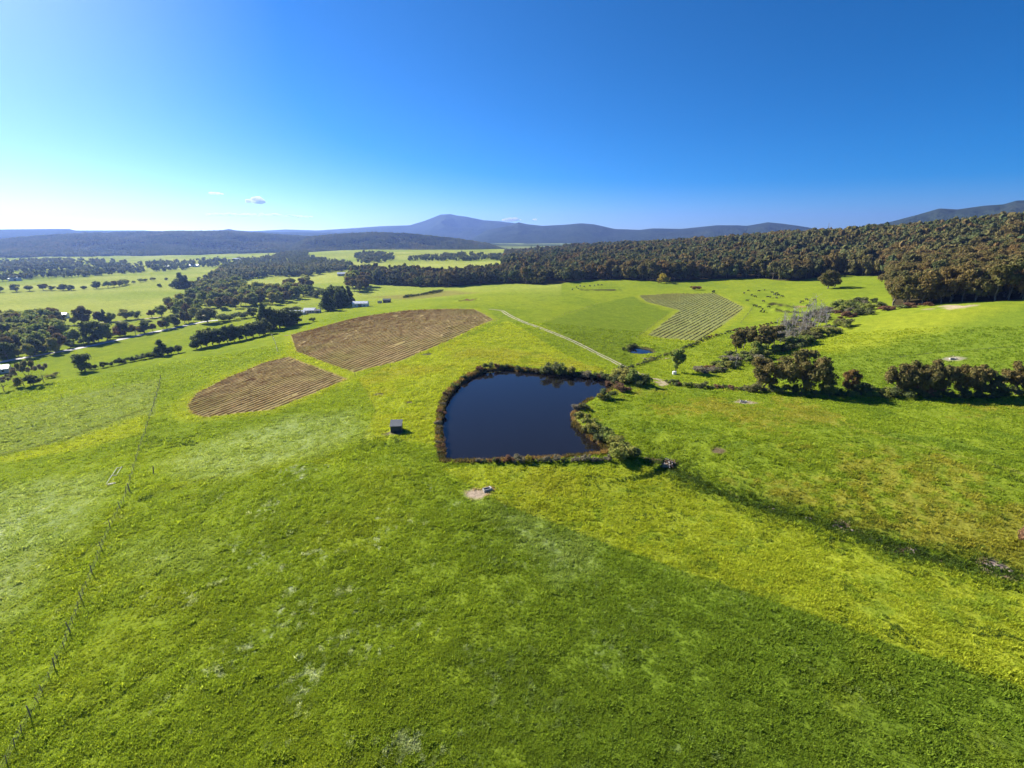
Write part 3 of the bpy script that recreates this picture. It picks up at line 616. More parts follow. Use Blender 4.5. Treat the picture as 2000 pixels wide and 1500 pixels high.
# ---- geometry-node scatter for what nobody could count
def scatter(name, P, sc, protos, label, rotv=None, col=None, zs=None, parent=None):
    nn = len(P); g = np.random.default_rng(len(name) + nn)
    me = bpy.data.meshes.new(name); me.vertices.add(nn); me.vertices.foreach_set('co', np.asarray(P, np.float32).ravel())
    rot = np.zeros((nn, 3), np.float32); rot[:, 2] = g.uniform(0, 6.28, nn)
    if rotv is not None: rot[:, :2] = rotv
    scl = np.asarray(sc, np.float32); scl = np.stack([scl, scl, scl * (1 if zs is None else zs)], 1) if scl.ndim == 1 else scl
    a = me.attributes.new('rot', 'FLOAT_VECTOR', 'POINT'); a.data.foreach_set('vector', rot.ravel())
    a = me.attributes.new('scl', 'FLOAT_VECTOR', 'POINT'); a.data.foreach_set('vector', scl.astype(np.float32).ravel())
    a = me.attributes.new('idx', 'INT', 'POINT'); a.data.foreach_set('value', g.integers(0, len(protos), nn).astype(np.int32))
    if col is not None:
        a = me.attributes.new('icol', 'FLOAT_COLOR', 'POINT'); a.data.foreach_set('color', np.c_[col, np.ones(nn)].astype(np.float32).ravel())
    cl = bpy.data.collections.new(name + '_kinds')
    for k, pm in enumerate(protos): cl.objects.link(bpy.data.objects.new('%s_kind_%02d' % (name, k), pm))
    t = bpy.data.node_groups.new(name + '_scatter', 'GeometryNodeTree')
    t.interface.new_socket('Geometry', in_out='INPUT', socket_type='NodeSocketGeometry'); t.interface.new_socket('Geometry', in_out='OUTPUT', socket_type='NodeSocketGeometry')
    gi = t.nodes.new('NodeGroupInput'); go = t.nodes.new('NodeGroupOutput'); ip = t.nodes.new('GeometryNodeInstanceOnPoints')
    ci = t.nodes.new('GeometryNodeCollectionInfo'); ci.inputs['Collection'].default_value = cl
    ci.inputs['Separate Children'].default_value = True; ci.inputs['Reset Children'].default_value = True
    def na(nm, ty):
        x = t.nodes.new('GeometryNodeInputNamedAttribute'); x.data_type = ty; x.inputs[0].default_value = nm; return x.outputs[0]
    er = t.nodes.new('FunctionNodeEulerToRotation'); lk = t.links.new
    lk(gi.outputs[0], ip.inputs['Points']); lk(ci.outputs[0], ip.inputs['Instance']); ip.inputs['Pick Instance'].default_value = True
    lk(na('idx', 'INT'), ip.inputs['Instance Index']); lk(na('rot', 'FLOAT_VECTOR'), er.inputs[0]); lk(er.outputs[0], ip.inputs['Rotation'])
    lk(na('scl', 'FLOAT_VECTOR'), ip.inputs['Scale']); lk(ip.outputs[0], go.inputs[0])
    o = ob(name, me, parent=parent, kind='stuff', label=label); md = o.modifiers.new('scatter', 'NODES'); md.node_group = t
    return o

# ------------------------------------------------------------------ the forest on the right-hand hill
cr_t = np.array([float(ray(a, b_)[0]) for a, b_, _ in CR]); cr_d = np.array([d for *_, d in CR], float)
g = np.random.default_rng(11); NF = 85000
tt = g.uniform(EDGE_T[0], R(58), NF); e_ = np.interp(tt, EDGE_T, EDGE_R)
end = np.where(tt < float(ray(985, 500)[0]), e_ + 150, np.interp(tt, cr_t, cr_d) * 1.06)
rf = np.sqrt(e_ ** 2 + g.uniform(0, 1, NF) * (np.maximum(end, e_ + 10) ** 2 - e_ ** 2))
FP = np.c_[np.sin(tt) * rf, np.cos(tt) * rf, np.zeros(NF)]
# a tighter front row along the forest edge
te = g.uniform(EDGE_T[0], R(58), 900); re_ = np.interp(te, EDGE_T, EDGE_R) + g.uniform(0, 14, 900)
FP = np.vstack([np.c_[np.sin(te) * re_, np.cos(te) * re_, np.zeros(900)], FP])
FP = thin(FP, 5.4); fr = np.hypot(FP[:, 0], FP[:, 1]); ft = np.arctan2(FP[:, 0], FP[:, 1])
FP[:, 2] = zat(FP[:, 0], FP[:, 1])
fh = (15.5 + 4.5 * g.random(len(FP))) * (1 + .22 * fbm(FP[:, 0] / 60, FP[:, 1] / 60, 13)) * np.where(g.random(len(FP)) < .25, g.uniform(.55, .85, len(FP)), g.uniform(.88, 1.18, len(FP)))
lowleft = ft < float(ray(1000, 500)[0]); fh[lowleft] *= .85
into = fr - np.interp(ft, EDGE_T, EDGE_R)
vis = fh / fr * (1000 + FPX * FP[:, 0] / (FP[:, 1] * math.cos(PITCH) - (FP[:, 2] - CAMH) * math.sin(PITCH)) < 2012) * np.where((into < 45) | (ft > R(36)), 1, .35)
order = np.argsort(-vis); near_i = order[:300]; far_i = order[300:]
x50 = np.quantile(ft[near_i], .5)
for i in near_i:
    kd = 'tall' if (ft[i] < R(36) or g.random() < .3) else ('eucw' if g.random() < .6 else 'euc')
    xp = pxx(FP[i]); rk = 'front-rank' if into[i] < 9 else 'second-rank' if into[i] < 22 else 'deeper'
    zn = ('by the farm hedge' if xp < 900 else 'left of the yellow bush' if xp < 1200 else 'around the yellow bush' if xp < 1400 else 'behind the scattered herd' if xp < 1580 else 'behind the lone hill eucalypt' if xp < 1700 else
          'at the forest corner' if xp < 1790 else 'above the sand scar' if xp < 1900 else 'right of the sand scar' if xp < 1960 else 'at the right picture edge')
    lab = rk + (' slender eucalypt of the forest ' if kd == 'tall' else ' broad russet-topped eucalypt of the forest ') + zn
    plant(kd, FP[i], fh[i], lab, group='slender front-rank forest eucalypts' if kd == 'tall' else 'broad forest-edge eucalypts', wide=g.uniform(.72, 1.08), name='forest_tree')
fw = g.uniform(.62, 1.12, len(far_i)); gap = fbm(FP[far_i, 0] / 25, FP[far_i, 1] / 25, 15, 2) > -.55; far_i = far_i[gap]; fw = fw[gap]
scatter('forest', FP[far_i] - (0, 0, .3), np.stack([fh[far_i] * fw, fh[far_i] * fw, fh[far_i]], 1), FARP, 'brown-green eucalypt forest covering the hill')

# ------------------------------------------------------------------ hill woods and far valley woods
def hillpts(h, t0, t1, r0, r1, nn, seed, dmin):
    g = np.random.default_rng(seed); t = g.uniform(t0, t1, nn); r_ = np.sqrt(g.uniform(r0 ** 2, r1 ** 2, nn))
    x = np.sin(t) * r_; y = np.cos(t) * r_; zh = h.z(t, r_); zg = zat(x, y); k = (zh > zg - 1)
    return np.c_[x, y, np.maximum(zh, zg)][k]
wp = [hillpts(h1, R(-56), R(-13), 2180, 3330, 26000, 1, 0), hillpts(h2, R(-25), R(0), 2100, 2730, 9000, 2, 0)]
WOODS = [([(0,512),(120,508),(250,512),(250,522),(130,528),(0,532)],240),([(250,520),(330,512),(480,505),(520,505),(510,512),(420,522),(300,532),(180,540),(0,550),(0,545)],260),
 ([(415,540),(440,520),(500,508),(540,500),(600,500),(640,512),(690,515),(680,528),(600,540),(520,540),(500,545),(440,552)],900),([(380,560),(420,545),(470,548),(440,565),(420,575),(390,575)],110),
 ([(690,500),(720,495),(780,500),(760,512),(700,515)],120),([(780,510),(850,500),(930,497),(985,500),(1000,508),(930,510)],160),([(560,492),(600,492),(600,500),(540,502)],60)]
for k, (poly, nn) in enumerate(WOODS): wp.append(poly_px(poly, nn, 700 + k))
WP = np.vstack(wp); scatter('valley_woods', WP - (0, 0, .3), np.random.default_rng(3).uniform(9, 15, len(WP)), FARV, 'hazy woods over the far hills and valley floor')

# ------------------------------------------------------------------ single trees and hedges of the valley (left)
def mass(poly, nn, hp, kinds, label, group, seed, dmin, cat='tree', name='tree', wide=(.9, 1.2), segs=None):
    P = thin(poly_px(poly, nn, seed), dmin); g = np.random.default_rng(seed); base = label
    if segs: P = P[np.argsort([pxx(p) for p in P])]
    for i, p in enumerate(P):
        if segs: label = base + ' ' + segs[i * len(segs) // len(P)]
        plant(kinds[g.integers(len(kinds))], p, hpx(p, g.uniform(*hp)), label, cat=cat, group=group, name=name, wide=g.uniform(*wide))
def line(pts, stepm, hp, kinds, label, group, seed, cat='tree', name='tree', wide=(.9, 1.2), jit=.8):
    g = np.random.default_rng(seed); P = resample(upl(pts), stepm)
    for p in P:
        q_ = p + g.normal(size=2) * jit; w3 = (q_[0], q_[1], float(zat(*q_)))
        plant(kinds[g.integers(len(kinds))], w3, hpx(w3, g.uniform(*hp)), label, cat=cat, group=group, name=name, wide=g.uniform(*wide))
mass([(-40,640),(60,628),(118,625),(122,660),(116,690),(0,706),(-40,712)], 150, (26, 38), ['euc', 'green', 'dark', 'green'], 'tree in the dense roadside grove,', 'left roadside grove', 21, 6.0, segs=['cut by the left picture edge', 'just inside the left edge', 'at its middle', 'towards its open end', 'at its end by the grassy strip'])
line([(-20,706),(75,690),(150,677),(225,660)], 6.5, (12, 18), ['dark', 'green', 'dark'], 'low dark tree crowding the far verge of the country road', 'roadside verge trees', 22)
for x, y, h, kd, lab in [(145,672,28,'green','reddish-green tree standing alone in the strip above the road'),(182,668,40,'dark','tallest dark tree in the grassy strip above the road'),(208,664,32,'green','green tree beside the tallest one above the road'),(232,658,20,'rust','small rusty tree near the road bend'),(243,655,26,'dark','dark tree at the head of the strip above the road')]:
    plant_px(kd, x, y, h, lab, wide=1.1)
line([(95,636),(160,634),(230,626),(300,620),(390,612)], 9, (15, 24), ['green', 'euc', 'green', 'olive'], 'bushy tree in the row above the narrow valley lane', 'trees along the valley lane', 23)
for x, y, h, kd, lab in [(165,633,36,'euc','tallest pale tree in the row above the narrow valley lane'),(205,630,25,'conifer','pointed dark tree in the row above the narrow valley lane'),(63,625,20,'cypress','lone dark columnar tree behind the roadside grove')]:
    plant_px(kd, x, y, h, lab, wide=1.1)
line([(262,655),(300,648),(340,638),(375,628)], 7, (16, 26), ['green', 'dark', 'euc'], 'dense tree above the pale road where it climbs', 'trees above the climbing road', 24)
for x, y, h, kd, w, lab in [(405,631,32,'dark',1.2,'round dark tree standing over the road junction'),(440,627,15,'olive',2.0,'wide olive bush beside the road junction'),(472,622,14,'olive',1.6,'rounded olive bush second from the junction'),(495,619,18,'dark',1.2,'small dark tree between bushes and farmhouse conifers'),(382,622,22,'green',1.0,'small green tree with bare stem above the junction'),(355,563,30,'conifer',1.7,'big blue-dark conifer clump in the valley paddock'),(345,562,18,'dark',1.4,'low dark tree against the big conifer clump'),(366,562,24,'conifer',1.4,'second conifer of the valley paddock clump'),(312,561,7,'dark',1.4,'tiny dark bush alone in the bright valley paddock')]:
    plant_px(kd, x, y, h, lab, wide=w, cat='bush' if kd == 'olive' else 'tree', name='bush' if kd == 'olive' else 'tree')
line([(0,571),(40,569),(85,567),(150,567),(215,562),(250,555)], 14, (8, 16), ['green', 'dark', 'euc'], 'hazy tree in the long hedge across the valley paddocks', 'valley hedge trees', 25, wide=(1.2, 1.7))
line([(250,555),(290,549),(330,547)], 16, (4, 7), ['dark', 'green'], 'tiny bush at the thin end of the valley hedge', 'thin valley hedge', 26, wide=(1.2, 1.8))
mass([(320,600),(360,590),(420,585),(470,575),(520,572),(600,560),(612,575),(570,590),(480,603),(420,606),(340,612)], 210, (17, 26), ['euc', 'green', 'green', 'tall'], 'tree in the creekside wood,', 'creekside wood', 27, 8.0, segs=['at its road-junction end', 'above the round junction tree', 'above the olive bushes', 'behind the tallest farmhouse conifer', 'behind the farmhouse roof', 'at its end by the shelter grove'])
mass([(380,575),(430,562),(470,556),(478,566),(420,582)], 60, (14, 22), ['green', 'dark'], 'tree in the hazy wood at the valley bend', 'valley bend wood', 28, 10.0)
mass([(640,606),(678,598),(682,590),(645,594)], 40, (30, 38), ['conifer', 'dark', 'conifer'], 'dark conifer in the shelter grove beside the white shed', 'shed shelter grove', 29, 6.5)
mass([(600,590),(640,580),(650,570),(610,578)], 22, (12, 18), ['dark', 'green'], 'small tree in the farm garden behind the shelter grove', 'farm garden trees', 30, 9)
mass([(672,575),(715,576),(720,560),(685,555)], 26, (20, 28), ['green', 'euc', 'tall'], 'tree in the small grove behind the white shed', 'grove behind the shed', 31, 7.5)
mass([(690,553),(760,557),(812,559),(805,548),(720,545)], 40, (18, 26), ['dark', 'conifer', 'tall'], 'dark pine in the clump where the forest begins', 'pines at the forest start', 32, 8)
for x, y, h, kd, w, lab in [(518,645,52,'conifer',1.2,'tallest dark conifer in front of the farmhouse'),(532,643,38,'dark',1.1,'dark tree at the foot of the tallest farmhouse conifer'),(548,641,36,'dark',1.2,'dark spreading tree before the farmhouse roof'),(563,636,34,'conifer',1.3,'pointed dark tree nearest the farmhouse wall'),(580,633,26,'dark',1.3,'low dark tree at the garden end of the farmhouse'),(573,607,10,'darkshrub',2.2,'low rounded dark bush behind the farmhouse roof'),(640,607,42,'cypress',1.25,'tall dark cypress at the corner of the shed shelter grove'),(612,628,8,'olive',1.2,'small garden bush on the lawn below the farmhouse')]:
    plant_px(kd, x, y, h, lab, wide=w, cat='bush' if 'shrub' in kd or kd == 'olive' else 'tree', name='bush' if 'shrub' in kd or kd == 'olive' else 'tree')
# windbreak across the left paddock
plant_px('dark', 165, 725, 34, 'round dark tree heading the windbreak, standing apart in the paddock', wide=1.15)
plant_px('darkshrub', 178, 721, 10, 'small dark bush beside the round windbreak tree', cat='bush', name='bush')
line([(187,721),(215,715),(250,708),(258,706)], 3.2, (9, 14), ['darkshrub', 'darkshrub', 'dark'], 'clipped dark shrub in the low stretch of windbreak after the round tree', 'low windbreak shrubs', 33, 'shrub', 'shrub', jit=.3)
line([(265,705),(285,701),(302,697)], 3.6, (9, 13), ['darkshrub'], 'clipped dark shrub in the second low stretch of windbreak', 'second low windbreak shrubs', 34, 'shrub', 'shrub', jit=.3)
plant_px('conifer', 316, 695, 32, 'dense dark conical tree in the middle of the windbreak', wide=1.5)
line([(336,692),(345,690),(356,687)], 4, (11, 17), ['darkshrub', 'dark'], 'dark shrub just past the conical windbreak tree', 'shrubs past the conical tree', 35, 'shrub', 'shrub', jit=.3)
for k, (x, y, h) in enumerate([(384,682,24),(393,679,31),(404,677,33),(416,674,34),(429,672,30),(445,669,30),(457,667,30),(469,665,28),(481,662,28),(494,659,28),(507,656,27),(519,653,28)]):
    plant_px('dark', x, y, h, 'dark round-headed tree in the tall stretch of windbreak near the farmhouse', wide=1.0, group='tall windbreak trees')
for x, y, h, kd, w, lab in [(47,752,36,'flat',.8,'thin-stemmed flat-topped tree first of the open clump below the road'),(60,752,46,'flat',.6,'tallest flat-topped tree in the open clump below the road'),(66,752,22,'dark',1.2,'dense dark tree in the middle of the open clump below the road'),(85,746,34,'flat',.7,'leaning flat-topped tree on the field side of the open clump'),(103,737,10,'greenshrub',1.8,'low bush apart from the open clump below the road'),(8,763,26,'flat',1.0,'flat-topped tree at the picture edge below the road'),(27,750,22,'flat',.8,'small bare-stemmed tree between the edge and the open clump'),(36,756,18,'green',1.0,'small green tree low in the open clump')]:
    plant_px(kd, x, y, h, lab, wide=w, cat='bush' if 'shrub' in kd else 'tree', name='bush' if 'shrub' in kd else 'tree')
mass([(290,648),(345,626),(320,622),(255,640)], 10, (5, 8), ['darkshrub'], 'small dark bush dotted in the strip between lane and road', 'dotted strip bushes', 36, 12, 'bush', 'bush', (1.5, 2.2))
line([(790,582),(830,576),(864,569)], 3.2, (4.5, 6.5), ['darkshrub'], 'clipped dark shrub of the straight hedge below the forest', 'straight farm hedge', 37, 'shrub', 'shrub', (1.0, 1.3), .25)

# ------------------------------------------------------------------ trees right of the dam
for x, y, h, kd, w, va, lab in [(1493,762,58,'eucw',.85,0,'russet-green eucalypt first in the hedgerow beyond the dam'),(1566,768,76,'eucw',.95,1,'largest dense russet eucalypt in the hedgerow'),(1618,772,26,'green',1.3,0,'low green tree right beside the largest hedgerow eucalypt'),(1658,768,42,'eucw',.6,2,'small round-headed brown tree in the hedgerow gap'),(1680,772,24,'dark',1.4,1,'low dark tree under the small round-headed one'),
    (1752,772,58,'eucw',.75,3,'yellow-topped eucalypt at the start of the triple clump'),(1792,773,62,'eucw',.75,4,'tall mixed green eucalypt in the middle of the triple clump'),(1822,774,62,'euc',.85,1,'dark slender eucalypt behind the rust-red tree'),(1819,775,40,'rust',.8,0,'rust-red leafed small tree in front of the triple clump'),(1882,774,60,'eucw',.8,0,'broad brown eucalypt after the triple clump'),(1920,774,46,'eucw',.9,2,'lower brown eucalypt leaning out of the hedgerow'),(1982,770,58,'eucw',.75,1,'brown eucalypt at the far end of the hedgerow'),(2045,772,55,'eucw',1,3,'eucalypt beyond the end of the hedgerow')]:
    plant_px(kd, x, y, h * 1.15, lab, wide=w * 1.05, var=va)
line([(1480,764),(1560,770),(1640,774),(1720,775)], 3.4, (11, 20), ['darkshrub', 'greenshrub', 'olive', 'darkshrub'], 'undergrowth shrub at the foot of the hedgerow before the triple clump', 'hedgerow shrubs', 41, 'shrub', 'shrub', (1.1, 1.7), .7)
line([(1722,775),(1800,777),(1900,776),(2020,774)], 3.6, (12, 24), ['darkshrub', 'greenshrub', 'darkshrub'], 'undergrowth shrub at the foot of the hedgerow along the triple clump', 'hedgerow end shrubs', 42, 'shrub', 'shrub', (1.1, 1.7), .7)
line([(1312,752),(1370,757),(1430,760),(1478,765)], 2.6, (6, 12), ['rust', 'darkshrub', 'olive', 'grey', 'greenshrub'], 'scrubby low shrub in the fence line between gateway and hedgerow', 'fence-line scrub', 43, 'shrub', 'shrub', (1.2, 2.0), .5)
plant_px('greenshrub', 1342, 756, 13, 'rounded dark green shrub in the scrubby fence line near the gateway', cat='shrub', name='shrub')
# lone tree: narrow base, crown widening upwards
g = np.random.default_rng(77); lo = [(g.normal() * .05, g.normal() * .05, z, .05 + .14 * z) for z in np.linspace(.22, .82, 9)] + [(math.cos(a) * .24 * s_, math.sin(a) * .24 * s_, z, .09) for a, z, s_ in zip(g.uniform(0, 6.3, 16), g.uniform(.5, .92, 16), g.uniform(.6, 1.2, 16))]
PROTO['lone'] = [(crown_mesh('crown', lo, 1300, .042, LM['green'], 78), trunk_mesh('trunk', 79, .3, .03, 4, .08, M_BARK))]
plant_px('lone', 1320, 727, 47, 'lone dark tree widening upwards beside the dirt lane', wide=1.0)
plant_px('eucw', 1616, 564, 36, 'lone russet eucalypt on the hill paddock casting a long shadow', wide=1.0, var=2)
plant_px('green', 1630, 561, 20, 'small dark tree tucked behind the lone hill eucalypt', wide=1.2)
plant_px('gold', 1296, 553, 18, 'yellow-green bush at the foot of the forest edge', cat='bush', name='bush')
plant_px('rust', 1358, 566, 8, 'lone brown bush in the cattle paddock', cat='bush', name='bush', wide=1.8)
plant_px('darkshrub', 1394, 572, 6, 'dark stump-like bush in the cattle paddock', cat='bush', name='bush')
# creek thicket
for x, y, h, kd, w in [(1437,690,46,'euc',.8),(1452,682,44,'tall',1.2),(1470,688,50,'euc',.7),(1486,690,52,'tall',1.3),(1500,684,46,'euc',.8),(1512,676,40,'tall',1.3),(1478,700,34,'green',1.0)]:
    plant_px(kd, x, y, h, 'ragged eucalypt in the tall clump at the foot of the dead-tree gully', wide=w, group='tall gully eucalypts')
mass([(1395,722),(1420,700),(1500,695),(1560,668),(1600,650),(1640,630),(1655,640),(1600,665),(1530,690),(1440,718),(1400,728)], 230, (8, 19), ['olive', 'greenshrub', 'grey', 'olive', 'green'], 'dense shrub in the gully thicket below the hill paddock', 'gully thicket shrubs', 44, 3.2, 'shrub', 'shrub', (1.1, 1.7))
mass([(1350,722),(1400,716),(1405,728),(1345,730)], 16, (6, 11), ['rust', 'grey', 'rust'], 'reddish-brown scrub shrub below the gully thicket', 'reddish scrub', 45, 3.0, 'shrub', 'shrub', (1.2, 2.0))
mass([(1630,605),(1690,585),(1740,598),(1700,612),(1640,625)], 40, (9, 17), ['rust', 'olive', 'grey', 'greenshrub', 'darkshrub'], 'mixed brown and green shrub between gully and forest', 'gully head shrubs', 46, 4.5, 'shrub', 'shrub', (1.1, 1.7))
line([(1645,622),(1690,612),(1740,604),(1830,597)], 5, (5, 10), ['darkshrub', 'rust', 'olive'], 'low scrub along the top fence of the steep paddock', 'top fence scrub', 47, 'shrub', 'shrub', (1.2, 2.0), 1.0)
mass([(1500,668),(1540,630),(1590,610),(1630,608),(1600,640),(1540,668)], 110, (5, 11), ['grey', 'olive', 'grey'], 'pale grey scrub among the dead trees of the gully', 'grey gully scrub', 53, 3.0, 'shrub', 'shrub', (1.1, 1.7))
P = thin(poly_px([(1515,650),(1545,620),(1600,605),(1625,612),(1610,640),(1570,662),(1520,680)], 260, 48), 2.4)[:80]
P = P[np.argsort([pxx(p) for p in P])]
for i, p in enumerate(P): plant('stag', p, hpx(p, PR.uniform(15, 30)), 'bleached bare dead tree standing ' + ['at the foot of the gully by the tall clump', 'low in the gully beyond the tall clump', 'midway up the gully', 'high in the gully', 'at the head of the gully near the hill hollow'][i * 5 // len(P)], cat='dead tree', group='dead trees in the gully', name='dead_tree', wide=1.15)
for x, y, h in [(1435,720,30),(1426,716,24),(1478,700,26)]:
    plant_px('stag', x, y, h, 'pale dead stem at the lower end of the gully thicket', cat='dead tree', group='dead stems at the gully foot', name='dead_tree')
for x, y, h, lab in [(1905,520,26,'pale dead trunk standing out of the forest above the sand scar'),(1978,545,30,'pale forked dead tree in the forest near the right edge'),(1720,505,18,'thin dead trunk in the forest above the lone hill eucalypt'),(1835,500,20,'thin pale dead tree high on the forest slope'),(1600,510,14,'small dead trunk in the forest behind the lone eucalypt')]:
    plant_px('stag', x, y, h, lab, cat='dead tree', name='dead_tree', wide=1.2)
plant_px('rust', 1760, 572, 40, 'rust-red round tree at the corner of the forest', wide=.9)
# dark fence-line hedge from the track up the paddock
line([(1228,719),(1255,711),(1290,697),(1330,684),(1380,661)], 2.4, (3.5, 6), ['darkshrub', 'greenshrub'], 'low dark tussock shrub in the bank running up from the track', 'dark bank from the track', 49, 'shrub', 'shrub', (1.0, 1.5), .35)
line([(1385,660),(1440,644),(1500,634),(1560,624)], 3.2, (3, 5), ['darkshrub', 'rust'], 'low dark tussock shrub in the bank below the vine block', 'dark bank below the vines', 50, 'shrub', 'shrub', (1.0, 1.5), .35)
mass([(1216,690),(1224,676),(1236,671),(1246,675),(1226,686)], 9, (5, 8), ['darkshrub', 'greenshrub'], 'dark rushy shrub on the bank of the small pond', 'pond bank shrubs', 51, 1.8, 'shrub', 'shrub', (1.1, 1.6))
mass([(1245,699),(1290,697),(1300,701),(1240,709)], 10, (2.5, 4), ['olive', 'grey'], 'low pale shrub on the near side of the small pond', 'near pond shrubs', 52, 2.2, 'shrub', 'shrub', (1.3, 2.0))

# ------------------------------------------------------------------ shrubs round the dam
DS = [(1010,724,9,'darkshrub'),(1018,725,7,'darkshrub'),(1033,725,8,'olive'),(1078,731,22,'darkshrub'),(1090,731,20,'greenshrub'),(1112,733,19,'greenshrub'),(1060,730,9,'olive'),(1130,735,10,'olive'),(1145,738,15,'grey'),(1160,739,11,'darkshrub'),(1179,740,14,'darkshrub'),(1170,740,9,'rust'),
      (1045,728,6,'grey'),(984,720,9,'darkshrub'),(973,718,9,'rust'),(952,720,12,'darkshrub'),(938,724,9,'rust'),(906,741,9,'darkshrub'),(886,756,9,'greenshrub'),(873,775,10,'rust')]
for x, y, h, kd in DS: plant_px(kd, x, y, h * 1.1, 'waterside bush on the far bank of the dam', cat='bush', group='far bank dam bushes', name='bush', wide=1.15)
for x, y, h, kd, w, lab in [(1208,742,27,'greenshrub',1.3,'large grey-green bush at the inlet corner of the dam'),(1222,738,24,'olive',1.3,'olive bush behind the inlet corner of the dam'),(1240,748,30,'greenshrub',1.15,'biggest dark bush beside the dirt track'),(1257,752,24,'darkshrub',1.1,'dark bush at the elbow of the dirt track'),(1196,746,18,'olive',1.2,'bush overhanging the water at the inlet corner'),
    (1192,755,10,'rust',1.6,'red-brown low scrub at the water of the inlet corner'),(1208,758,12,'rust',1.4,'red-brown rounded bush below the inlet bushes'),(1220,765,13,'rust',1.6,'pinkish-brown bush on the spit of the dam'),(1185,778,17,'darkshrub',1.5,'dark bush low on the dam spit'),(1176,780,12,'gold',1.1,'small yellow-green bush on the tip of the dam spit')]:
    plant_px(kd, x, y, h, lab, wide=w, cat='bush', name='bush')
for k, (x, y, h, kd) in enumerate([(1131,802,14,'grey'),(1142,800,13,'olive'),(1125,815,14,'olive'),(1138,822,17,'greenshrub'),(1150,829,18,'greenshrub'),(1160,842,20,'greenshrub'),(1170,850,21,'olive'),(1182,857,22,'greenshrub'),(1190,866,23,'greenshrub'),(1200,871,24,'greenshrub'),(1148,842,13,'olive'),(1176,862,18,'olive'),(1212,878,20,'greenshrub')]):
    plant_px(kd, x, y, h, 'rounded green bush in the row down the near side of the dam point', cat='bush', group='bushes down the dam point', name='bush', wide=1.2)
plant_px('greenshrub', 1214, 897, 36, 'biggest dark green bush at the near corner of the dam', wide=1.25, cat='bush', name='bush', var=0)
plant_px('greenshrub', 1200, 893, 26, 'dark green bush against the biggest corner bush', wide=1.1, cat='bush', name='bush', var=1)
plant_px('darkshrub', 1230, 896, 24, 'dark bush on the paddock side of the biggest corner bush', wide=1.2, cat='bush', name='bush', var=2)
g = np.random.default_rng(90)
for x in np.arange(938, 1190, 9.5):
    if abs(x - 1034) < 4: continue
    plant_px(['grey', 'grey', 'olive', 'grey', 'rust', 'olive'][g.integers(6)], x + g.normal() * 2, 903 - (x - 938) * .012, g.uniform(6, 14), 'feathery grey-brown shrub in the row along the near dam wall', cat='shrub', group='near dam wall shrubs', name='shrub', wide=g.uniform(.9, 1.3))
plant_px('gold', 1034, 903, 15, 'bright yellow shrub in the row along the near dam wall', cat='shrub', name='shrub', wide=.8)
for y in np.arange(782, 905, 9.5):
    x = np.interp(y, [780, 800, 835, 905], [870, 862, 858, 861]) + g.normal() * 1.5
    plant_px(['rust', 'greenshrub', 'grey', 'olive', 'grey', 'olive'][g.integers(6)], x, y, g.uniform(5, 11), 'brown or green shrub in the row along the straight west bank', cat='shrub', group='west bank shrubs', name='shrub', wide=g.uniform(1.0, 1.4))

# ------------------------------------------------------------------ vineyards
def vinemat(name, cols):
    return leafmat(name, cols, .3)
def vinemat(name, a, b):
    m = mat(name); n = N(m); co = n('ShaderNodeTexCoord').outputs['Object']
    nz = n('ShaderNodeTexNoise', {'Vector': co, 'Scale': .9, 'Detail': 4.0, 'Roughness': .7}).outputs[0]
    c = ramp(n, nz, [(.35, a), (.65, b)]); d = n('ShaderNodeBsdfDiffuse', {0: c}); t = n('ShaderNodeBsdfTranslucent', {0: c})
    n('ShaderNodeOutputMaterial', {0: n('ShaderNodeMixShader', {0: .5, 1: d.outputs[0], 2: t.outputs[0]}).outputs[0]}); return m
VM = [vinemat('vine_brown', (.36, .245, .115), (.52, .36, .17)), vinemat('vine_tan', (.31, .275, .125), (.44, .385, .20))]
M_POST = plain('weathered_post', (.17, .14, .11), .9, var=.25, scale=6)
